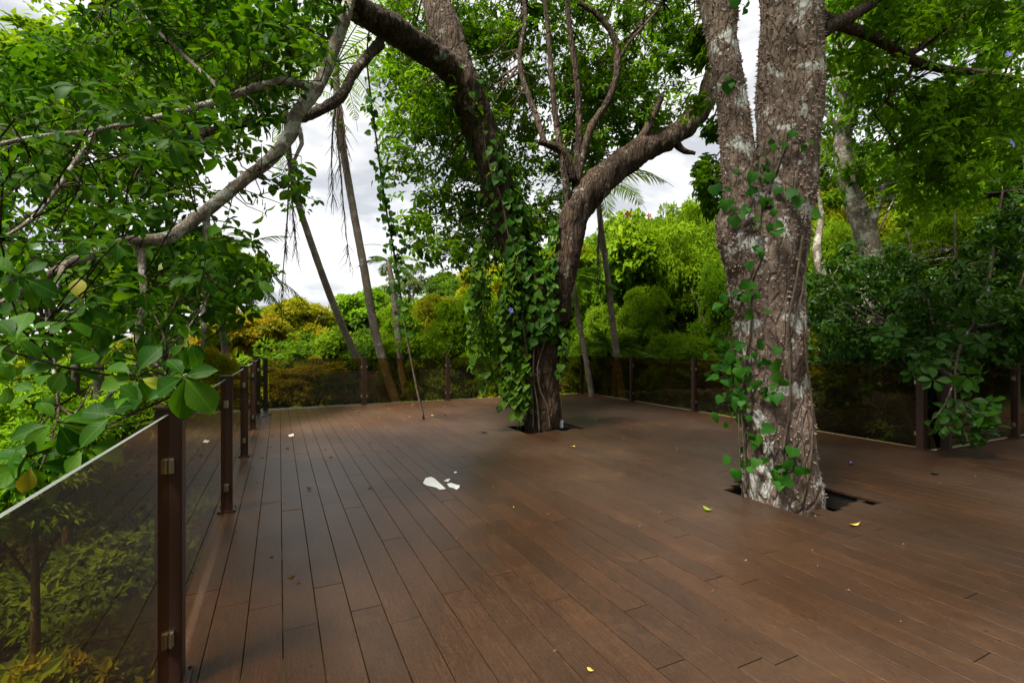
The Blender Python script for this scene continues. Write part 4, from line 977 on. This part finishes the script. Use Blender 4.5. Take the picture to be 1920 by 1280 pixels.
C = np.vstack([left_cloud([(1515, 520), (1580, 460), (1690, 470), (1790, 530), (1850, 420), (1960, 320), (1960, 690), (1800, 700), (1640, 680), (1515, 680)], 250, 7.3, 9.8, RBu),
               left_cloud([(1550, 640), (1960, 640), (1960, 900), (1700, 880), (1550, 800)], 120, 7.9, 9.8, RBu), left_cloud([(1800, 560), (1960, 540), (1960, 720), (1850, 720)], 26, 6.6, 7.2, RBu)])
P, D, Nn, L, tint, R = clump_foliage(C, RBu.uniform(.2, .38, len(C)), 9, 7, .12, RBu, .6, (60, 100), .3)
ok = ~((P[:, 0] < 7.9) & (P[:, 1] > 3.2) & (P[:, 2] < 1.15)) & ~((P[:, 1] < 3.4) & (P[:, 2] < 1.15))
make_crown(bush, 'crown', (P, D, Nn, L, tint), T_MID, .48, 'leaf_dark', ok)
V, F = twigs_np(nearest(SKb, C), C, .01, .004, .1, 12); o = obj('twigs', tri_mesh('twigs', V, F, M['bark_far'])); o['kind'] = 'stuff'; add(o, bush)
tips = np.vstack([left_cloud([(1720, 640), (1830, 620), (1860, 690), (1700, 700)], 26, 6.0, 6.5, RBu), left_cloud([(1745, 700), (1850, 700), (1880, 790), (1840, 840), (1725, 790)], 22, 5.7, 6.05, RBu),
                  left_cloud([(1640, 620), (1730, 600), (1720, 660), (1660, 680)], 8, 6.8, 7.2, RBu)])
P, D, Nn = rosettes(tips, unit(RBu.normal(0, .5, (len(tips), 3)) + np.array([-.3, -.3, .3])), 6, RBu, (55, 100), .35)
obo_d = obo_me.copy(); obo_d.materials.clear(); obo_d.materials.append(M['leaf_dark_o'])
for p, d_, n_ in zip(P, D, Nn):
    if p[2] > .16: leaf_object('leaf', obo_d, bush, p, d_, n_, RBu.uniform(.11, .17))
V, F = twigs_np(nearest(SKb, tips), tips, .006, .003, .1, 13); o = obj('twigs', tri_mesh('twigs', V, F, M['bark_far'])); o['kind'] = 'stuff'; add(o, bush)

# ------------------------------------------------------------------ palms
def frond(mb_l, base, dir0, length, droop, r, nl=34, ll=.5, lw=.035, fold=.5):
    """returns rachis points and adds leaflets (P,D,N,L)"""
    ts = np.linspace(0, 1, 12); d = unit(np.array(dir0, float)[None])[0]
    pts = [np.array(base, float)]; dd = d.copy()
    for _ in ts[1:]:
        dd = unit((dd - UP * droop / 11)[None])[0]; pts.append(pts[-1] + dd * length / 11)
    pts = np.array(pts); T = unit(np.gradient(pts, axis=0)); S = unit(np.cross(T, UP + 1e-3)); U = np.cross(S, T)
    q = np.linspace(.12, .99, nl); idx = q * 11; i0 = np.minimum(idx.astype(int), 10); f = (idx - i0)[:, None]
    Pp = pts[i0] * (1 - f) + pts[i0 + 1] * f
    prof = np.sin(np.clip(q * 1.05 + .08, 0, 1) * math.pi) ** .6
    for sgn in (-1, 1):
        D = S[i0] * sgn + T[i0] * .75 - UP * fold * r.uniform(.6, 1.3, (nl, 1)) + U[i0] * .25 + r.normal(0, .08, (nl, 3))
        mb_l.append((Pp, unit(D), U[i0] + S[i0] * sgn * .3, ll * prof * r.uniform(.85, 1.1, nl), np.full(nl, lw)))
    return pts
T_LFT = (np.array([(0, 0, 0), (-.5, .25, 0), (-.4, .65, -.06), (0, 1, -.2), (.4, .65, -.06), (.5, .25, 0)], float), np.array([(0, 5, 1), (1, 5, 4), (1, 4, 2), (2, 4, 3)]))
def palm(label, path, rads, nf, flen, seed, pal, name='palm_tree', droop=1.3, dead=(), ll=.5, lw=.035, elev=(0, 1.1), group='palms beyond the far railing', fold=.5):
    r = rng_(seed); P = pix_path(path); base = P[0]; root = thing(name, label, 'palm', base, group)
    if len(P) > 1:
        m = MB(); m.tube(P, np.array(rads) * .76, 10, step=.18, wob=.06); add(obj('trunk', m.mesh('trunk', M['bark_palm'], True)), root)
    top = P[-1]
    for k in range(nf):
        lv = []; az = k * 2.4 + r.uniform(-.3, .3); el = r.uniform(*elev)
        pts = frond(lv, top, (math.cos(az) * math.cos(el), math.sin(az) * math.cos(el), math.sin(el)), flen * r.uniform(.8, 1.1), droop * r.uniform(.8, 1.2), r, ll=ll, lw=lw, fold=fold)
        m = MB(); m.tube(pts, np.linspace(.022, .005, len(pts)), 4, step=.5); fo = obj('frond', m.mesh('frond', M['pal_' + pal])); add(fo, root)
        Q = [np.concatenate(z) for z in zip(*lv)]; V, F, mm = leaves_np(Q[0], Q[1], Q[2], Q[3], Q[4], T_LFT)
        lo = obj('leaflets', tri_mesh('leaflets', V, F, M['pal_' + pal], np.repeat(r.random(len(Q[0])) * .6 + r.random() * .4, mm))); lo['kind'] = 'stuff'
        COL.objects.link(lo); lo.parent = fo; lo.location = (0, 0, 0)
    for path_d in dead:
        pts, _ = smooth_path(pix_path(path_d), .01, .12); m = MB(); m.tube(pts, np.linspace(.035, .008, len(pts)), 5, step=.5)
        n_ = len(pts)
        for _ in range(55):
            i = r.integers(1, n_); p = pts[i]; e = p + np.array([r.normal(0, .1), r.normal(0, .1), -r.uniform(.25, .7)])
            m.tube([p, (p + e) / 2 + r.normal(0, .03, 3), e], [.009, .008, .003], 3, step=.3)
        add(obj('dead_frond', m.mesh('dead_frond', M['dead_frond'])), root)
    return root
palm('slim leaning palm, left of the pair crossing the open sky', [(760, 840, 14.2), (722, 770, 14.2), (668, 668, 14.2), (625, 570, 14.2), (585, 460, 14.2), (555, 365, 14.2), (540, 270, 14.2), (535, 190, 14.2)], [.16, .15, .14, .135, .13, .12, .11, .1],
     13, 3.0, 1, 'green', dead=([(545, 250, 14.0), (542, 330, 13.9), (538, 420, 13.9), (530, 520, 13.9), (527, 590, 13.9)], [(545, 300, 14.1), (548, 380, 14.1), (556, 470, 14.1)]))
palm('taller slim palm with hanging dead fronds, right of the pair crossing the sky', [(770, 840, 13.6), (745, 760, 13.6), (722, 690, 13.6), (703, 620, 13.6), (682, 500, 13.6), (660, 380, 13.6), (642, 270, 13.6), (632, 180, 13.6), (630, 120, 13.6)], [.17, .165, .16, .155, .145, .135, .13, .13, .12],
     15, 3.2, 2, 'green', dead=([(634, 170, 13.4), (632, 240, 13.3), (640, 340, 13.3), (648, 430, 13.3), (656, 490, 13.3)], [(630, 180, 13.5), (622, 280, 13.5), (624, 370, 13.5)], [(636, 180, 13.4), (646, 250, 13.4), (648, 310, 13.4)]))
palm('short palm trunk right beside the taller leaning palm, wrapped in pale green vine', [(778, 840, 14), (766, 760, 14), (752, 690, 14), (745, 610, 14), (735, 530, 14), (728, 490, 14)], [.15, .145, .14, .13, .12, .06], 7, 1.0, 3, 'lime', ll=.3)
palm('palm standing behind the right fork of the vine covered tree', [(1168, 760, 12.8), (1160, 690, 12.8), (1148, 600, 12.8), (1138, 510, 12.8), (1126, 420, 12.8), (1120, 345, 12.8)], [.13, .12, .11, .1, .1, .09], 13, 2.0, 4, 'green', ll=.5, dead=([(1126, 400, 12.6), (1122, 450, 12.6), (1120, 520, 12.6)],))
palm('thin dark palm stem just right of the vine covered trunk', [(1112, 760, 13.2), (1100, 680, 13.2), (1085, 600, 13.2), (1075, 530, 13.2)], [.11, .1, .09, .08], 8, 1.5, 5, 'fresh', ll=.45, lw=.07)
palm('broad drooping understorey palm beside the far right corner posts', [(1150, 800, 13.6), (1150, 660, 13.6)], [.09, .07], 10, 1.3, 6, 'green', 'understorey_palm', 1.5, ll=.36, lw=.06, elev=(.5, 1.3))
palm('low fan of bright palm fronds above the right railing', [(1255, 800, 12), (1255, 690, 12)], [.08, .06], 9, 1.0, 7, 'green', 'understorey_palm', 1.2, ll=.3, lw=.04, elev=(.3, 1.2))
palm('palm with fine fronds showing beneath the drooping left bough', [(190, 900, 7.5), (185, 700, 7.5), (180, 560, 7.5)], [.1, .09, .08], 14, 1.9, 8, 'lime', ll=.45, lw=.03, group='palms beyond the left railing')
palm('feathery palm hidden behind the drooping bough near the left skyline', [(440, 800, 12), (420, 640, 12), (410, 500, 12)], [.12, .11, .1], 14, 2.6, 9, 'green', ll=.5, lw=.03, group='palms beyond the left railing')

# ------------------------------------------------------------------ banana-like plant behind the bush
bp = thing('broad_leaf_plant', 'broad pale leaved plant glimpsed behind the dark bush right of the thorny trunk', 'plant', at(1600, HY, 9) * [1, 1, 0] + [0, 0, -1.8])
paddle = leaf_grid([(0, .02, 0), (.06, .1, 0), (.2, .17, 0), (.45, .2, 0), (.7, .17, 0), (.9, .08, 0), (1, 0, 0)], .15, .25)
pad_me = tri_mesh('leaf', paddle[0], paddle[1], None, smooth=True); pad_me.materials.append(leaf_mat('paddle_leaf', [(.1, .24, .06), (.16, .32, .09), (.22, .38, .1)], .4, .4, True, True))
b0 = at(1600, 800, 9.0)
for (x, y, L_, dx, dz) in [(1590, 615, .75, -.6, .3), (1530, 652, .8, -1, .05), (1610, 640, .7, .8, .2), (1650, 655, .7, .7, .3), (1680, 640, .6, .3, .6), (1570, 600, .6, .5, .1)]:
    p = at(x, y, 8.8 + RT.uniform(-.3, .3)); leaf_object('leaf', pad_me, bp, p, RGT * dx + UP * dz - FWD * .2, UP - FWD * .6 + RT.normal(0, .2, 3), L_)
    m = MB(); m.tube([b0, (b0 + p) / 2 + [0, 0, .25], p], [.03, .02, .01], 6, step=.1); add(obj('stalk', m.mesh('stalk', M['pal_lime'], True)), bp)

# ------------------------------------------------------------------ undergrowth and far forest (masses nobody could count)
def merge_crowns(specs, base, name, mk, T=T_FAR, ratio=.55):
    Vs, Fs, Ts, off = [], [], [], 0; r = rng_(5)
    for (c, R, hz, b) in specs:
        P, D, Nn, L, tint = base[b]; a = r.uniform(0, 6.28); ca, sa = math.cos(a), math.sin(a)
        Rm = np.array([[ca, -sa, 0], [sa, ca, 0], [0, 0, 1]]); P2 = (P @ Rm.T) * [R, R, hz] + c; D2 = D @ Rm.T; N2 = Nn @ Rm.T
        V, F, m = leaves_np(P2, D2, N2, L * R, L * R * ratio, T); Vs.append(V); Fs.append(F + off); off += len(V)
        Ts.append(np.repeat(np.clip(tint * .6 + r.random() * .45, 0, 1), m))
    return tri_mesh(name, np.vstack(Vs), np.vstack(Fs), M[mk], np.concatenate(Ts))
lowc = [unit_crown(s, 60, 16, .17) for s in (201, 202, 203)]
RU = rng_(123)
specs = {'green': [], 'deep': [], 'olive': []}
n_ = 0
for _ in range(46):
    x, y = RU.uniform(8.5, 14), RU.uniform(4.2, 7.5); R = RU.uniform(.5, .8); specs[RU.choice(['deep', 'green'])].append((np.array([x, y, RU.uniform(-1.2, .7)]), R, R * .9, int(RU.integers(3))))
while n_ < 560:
    x, y = (RU.uniform(-16, 20), RU.uniform(-4, 30)) if n_ < 380 else (RU.uniform(8.9, 15), RU.uniform(4.3, 15)) if n_ < 470 else (RU.uniform(-6, 12), RU.uniform(12.8, 18))
    if -.9 < x < 8.9 and y < 12.6 or (x >= 8 and y < 4.2): continue
    if y < 0 and x > -1.2: continue
    R = RU.uniform(.5, 1.15); hz = R * RU.uniform(.7, 1.2); z = float(terrain(x, y)) + hz * .35 + (RU.uniform(.3, 2.3) if n_ >= 380 else 0)
    if x > -2.2 - R and x < .2 and z + hz > .6: continue
    specs[RU.choice(['green', 'deep', 'olive'], p=[.45, .35, .2])].append((np.array([x, y, z]), R, hz, int(RU.integers(3)))); n_ += 1
for (x, y) in [(4.5, 2.6), (3.8, 3.6), (4.9, 2.2), (4.3, 7.8), (5, 3.2)]: specs['green'].append((np.array([x, y, -2.0]), .6, .5, 0))
for (x, y, z) in [(4.42, 2.6, -.62), (4.3, 2.5, -.8), (4.55, 2.75, -.7), (3.95, 3.35, -.7)]: specs['green'].append((np.array([x, y, z]), .3, .25, 1))
for key, sp in specs.items():
    o = obj('undergrowth', merge_crowns(sp, lowc, 'undergrowth', 'pal_' + key)); COL.objects.link(o)
    tag(o, {'green': 'mid green undergrowth on the slope below the deck', 'deep': 'dark undergrowth on the slope below the deck', 'olive': 'olive undergrowth on the slope below the deck'}[key], 'undergrowth', kind='stuff')
farc = [unit_crown(s, 110, 34, .1) for s in (301, 302, 303)]
specs = {'green': [], 'deep': [], 'lime': [], 'olive': []}
for i in range(240):
    az = math.radians(RU.uniform(-38, 92)); d = RU.uniform(30, 75) if i < 120 else RU.uniform(18, 30); x, y = math.sin(az) * d, math.cos(az) * d
    R = RU.uniform(2.6, 4.6); h = RU.uniform(6, 9.5); z = float(terrain(x, y))
    px_, py_, dd = topix(np.array([x, y, z + h]))
    lim = float(np.interp(px_, [0, 400, 470, 565, 625, 690, 760, 850, 930, 1060, 1200, 1300, 1400, 1500, 1700], [600, 600, 572, 560, 588, 518, 545, 492, 470, 430, 385, 380, 370, 300, 270])) + RU.uniform(0, 45)
    if i >= 120: lim = 650 if px_ < 470 else 622 if px_ < 900 else 450 if px_ < 1400 else 400; R *= .6; h *= .7
    top = EYE + (HY - lim) / FPX * dd
    cz = min(z + h, top - R * .95)
    specs[RU.choice(['green', 'deep', 'lime', 'olive'], p=[.4, .22, .22, .16])].append((np.array([x, y, cz]), R, R * .95, int(RU.integers(3))))
for i in range(110):      # unseen wood added behind the viewer to darken the glass reflections
    az = math.radians(RU.uniform(95, 318)); d = RU.uniform(13, 34); x, y = math.sin(az) * d, math.cos(az) * d
    R = RU.uniform(2.2, 3.8); specs[RU.choice(['green', 'deep'])].append((np.array([x, y, float(terrain(x, y)) + RU.uniform(1.5, 7)]), R, R * .9, int(RU.integers(3))))
for key, sp in specs.items():
    o = obj('far_forest', merge_crowns(sp, farc, 'far_forest', 'pal_' + key)); COL.objects.link(o)
    tag(o, {'green': 'mid green crowns of the distant hillside forest', 'deep': 'deep green crowns of the distant hillside forest', 'lime': 'light green crowns of the distant hillside forest', 'olive': 'olive crowns of the distant hillside forest'}[key], 'forest', kind='stuff')

# ------------------------------------------------------------------ small things on the deck
def scrap(name, label, cat, pixs, mk, th=.0012, lift=.0015, group=None):
    P = [onz(x, y) for x, y in pixs]; c = np.mean(P, 0); r = rng_(len(pixs))
    m = MB(); m.poly([(p[0] - c[0], p[1] - c[1], r.uniform(0, .004)) for p in P], th)
    o = obj(name, m.mesh(name, M[mk])); COL.objects.link(o); o.location = (c[0], c[1], lift); return tag(o, label, cat, group)
scrap('paper_scrap', 'large white paper scrap with a straight torn edge lying mid deck', 'paper', [(793, 906), (798, 897), (808, 894), (814, 897), (836, 917), (824, 918), (818, 914), (800, 910)], 'paper')
scrap('paper_scrap', 'small ragged white paper scrap just right of the large one', 'paper', [(838, 907), (846, 906), (856, 909), (862, 910), (861, 915), (856, 918), (850, 915), (842, 913)], 'paper')
scrap('paper_scrap', 'tiny white paper shred above the ragged scrap', 'paper', [(832, 902), (840, 898), (845, 898), (840, 903)], 'paper')
scrap('paper_scrap', 'tiny white fleck on the planks near the dark stain', 'paper', [(851, 885), (856, 884), (857, 886), (852, 887)], 'paper')
scrap('paper_scrap', 'pale smear of paper near the left posts', 'paper', [(540, 816), (550, 813), (551, 817), (543, 819)], 'paper')
def fallen(label, px, py, L, mk, ang, curl=.25, T=T_OBO, cat='leaf', name='fallen_leaf', W=1.):
    p = onz(px, py); V = T[0].copy(); V[:, 0] *= W; y_ = V[:, 1] - .5
    V[:, 2] = curl * (y_ ** 2 * 2 + np.abs(V[:, 0]) * .8); V[:, 1] = y_
    me = tri_mesh(name, V * L, T[1], M[mk], smooth=True); o = obj(name, me); COL.objects.link(o)
    o.location = (p[0], p[1], .004 - float(V[:, 2].min()) * L); o.rotation_euler = (0, 0, ang); m_ = o.modifiers.new('t', 'SOLIDIFY'); m_.thickness = .001
    return tag(o, label, cat, 'litter on the deck')
fallen('folded lime green leaf lying left of the thorny trunk', 1327, 958, .075, 'lime_leaf', .4, .9)
fallen('long dry yellow leaf lying in front of the tree hole', 1603, 985, .12, 'dry_leaf', 1.5, .35, W=.55)
fallen('dark green leaf on the left part of the deck', 580, 917, .06, 'dark_leaf', .9, .6)
fallen('small yellow leaf lying right of the vine covered tree', 1075, 838, .09, 'dry_leaf', 2.0, .4)
fallen('dark curled leaf left of the vine covered tree', 908, 811, .13, 'dark_leaf', 1.2, .5)
fallen('purple petal fallen right of the thorny trunk', 1596, 870, .085, 'flower', 2.2, .6, name='fallen_petal', cat='petal')
fallen('blackened leaf lying near the leafy corner post', 1752, 888, .12, 'dark_leaf', 2.0, .3)
fallen('tiny yellow leaf at the bottom edge of the deck', 1107, 1258, .03, 'dry_leaf', .5, .6)
fallen('small brown leaf in the right foreground', 1477, 1084, .025, 'brown_leaf', 1.0, .6)
fallen('brown leaf near the foot of the hanging vine', 836, 778, .1, 'brown_leaf', 1.9, .4)
fallen('yellowish leaf lying beyond the vine foot', 812, 779, .1, 'dry_leaf', .6, .3, W=.5)
fallen('pale leaf right of the far tree', 1117, 786, .1, 'dry_leaf', .8, .3, W=.5)
fallen('brown leaf by the far left post', 494, 782, .11, 'brown_leaf', 1.5, .4)
fallen('brown leaf lying near the second far post', 672, 773, .11, 'brown_leaf', .3, .5)
fallen('curled twig like leaf in mid deck', 963, 952, .045, 'dry_leaf', 2.6, .5, W=.3)
rl = rng_(404); Vl, Fl = [], []
for k_ in range(150):
    x_, y_ = rl.uniform(-.3, 7.4), rl.uniform(.8, 11.4); a_, s_ = rl.uniform(0, 6.28), rl.uniform(.006, .02) * (1 + .12 * y_); b_ = len(Vl); n5 = rl.integers(4, 7)
    if any(h_['x0'] - .1 < x_ < h_['x1'] + .1 and h_['y0'] - .1 < y_ < h_['y1'] + .1 for h_ in HOLES): continue
    ring_ = [(x_ + s_ * math.cos(a_ + q_ * 6.283 / n5) * rl.uniform(.4, 1.3), y_ + .5 * s_ * math.sin(a_ + q_ * 6.283 / n5) * rl.uniform(.4, 1.3)) for q_ in range(n5)]
    Vl += [(p_[0], p_[1], .002) for p_ in ring_] + [(x_, y_, .002 + s_ * rl.uniform(.2, .6))]
    Fl += [(b_ + q_, b_ + (q_ + 1) % n5, b_ + n5) for q_ in range(n5)]
o = obj('leaf_litter', tri_mesh('leaf_litter', np.array(Vl), np.array(Fl), M['brown_leaf'])); COL.objects.link(o)
tag(o, 'tiny brown crumbs and leaf bits scattered over the deck', 'litter', kind='stuff')
# sensor box hanging by the far trunk
d0 = 7.55; pb = onz(1052, 803); dv = thing('outlet_box', 'small white and grey box hanging at the foot of the vine covered trunk', 'box', pb)
m = MB(); m.box((.012, 0, .075), (.035, .05, .13)); me = m.mesh('case', M['white_plastic']); bevel_me(me, .005); add(obj('case', me), dv, (0, 0, 0))
m = MB(); m.box((-.022, -.004, .075), (.035, .056, .125)); me = m.mesh('face', M['grey_plastic']); bevel_me(me, .005); add(obj('face', me), dv, (0, 0, 0))
for z in (.05, .1):
    m = MB(); pts = [(-.022 + .012 * math.cos(a), -.034, z + .015 * math.sin(a)) for a in np.linspace(0, 2 * math.pi, 13)]; m.tube(pts, .003, 5, step=1); add(obj('socket_ring', m.mesh('socket_ring', M['white_plastic'])), dv, (0, 0, 0))
m = MB(); m.box((0, 0, .006), (.02, .02, .012)); add(obj('foot', m.mesh('foot', M['dark_plastic'])), dv, (0, 0, 0))
m = MB(); m.tube([np.array([.012, 0, .138]), np.array([.01, .0, .5]), np.array([.005, .02, .9]), np.array([-.02, .03, 1.5])], .008, 6, step=.1); add(obj('cord', m.mesh('cord', M['vine_stem'], True)), dv, (0, 0, 0))
# flowers
def flower(label, px, py, d, s, mk):
    p = at(px, py, d); r = thing('flower', label, 'flower', p); rf = rng_(int(px))
    A = unit((-FWD + rf.normal(0, .2, 3) + UP * .2)[None])[0]; u = unit(np.cross(A, UP)[None])[0]; v = np.cross(A, u)
    me = tri_mesh('petal', T_OBO[0], T_OBO[1], M[mk], smooth=True)
    for k in range(5):
        a = k * 1.2566; leaf_object('petal', me, r, p, math.cos(a) * u + math.sin(a) * v + A * .3, A, s)
    m = MB(); m.tube([p, p - A * s * .5, p - A * s * 1.2 + UP * s * .4], [s * .12, s * .08, s * .05], 5, step=.02); add(obj('stalk', m.mesh('stalk', M['pal_green'])), r)
flower('large purple blue flower at the right frame edge', 1897, 270, 4.2, .045, 'flower')
flower('smaller purple flower high at the right frame edge', 1891, 102, 4.6, .035, 'flower')
flower('tiny purple flower in the vine leaves on the forked trunk', 958, 582, 7.55, .05, 'flower')
flower('orange blossom above the broad leaved tree', 1178, 402, 13.2, .11, 'orange_flower')
flower('smaller orange blossom right of the brighter one', 1217, 405, 13.2, .08, 'orange_flower')
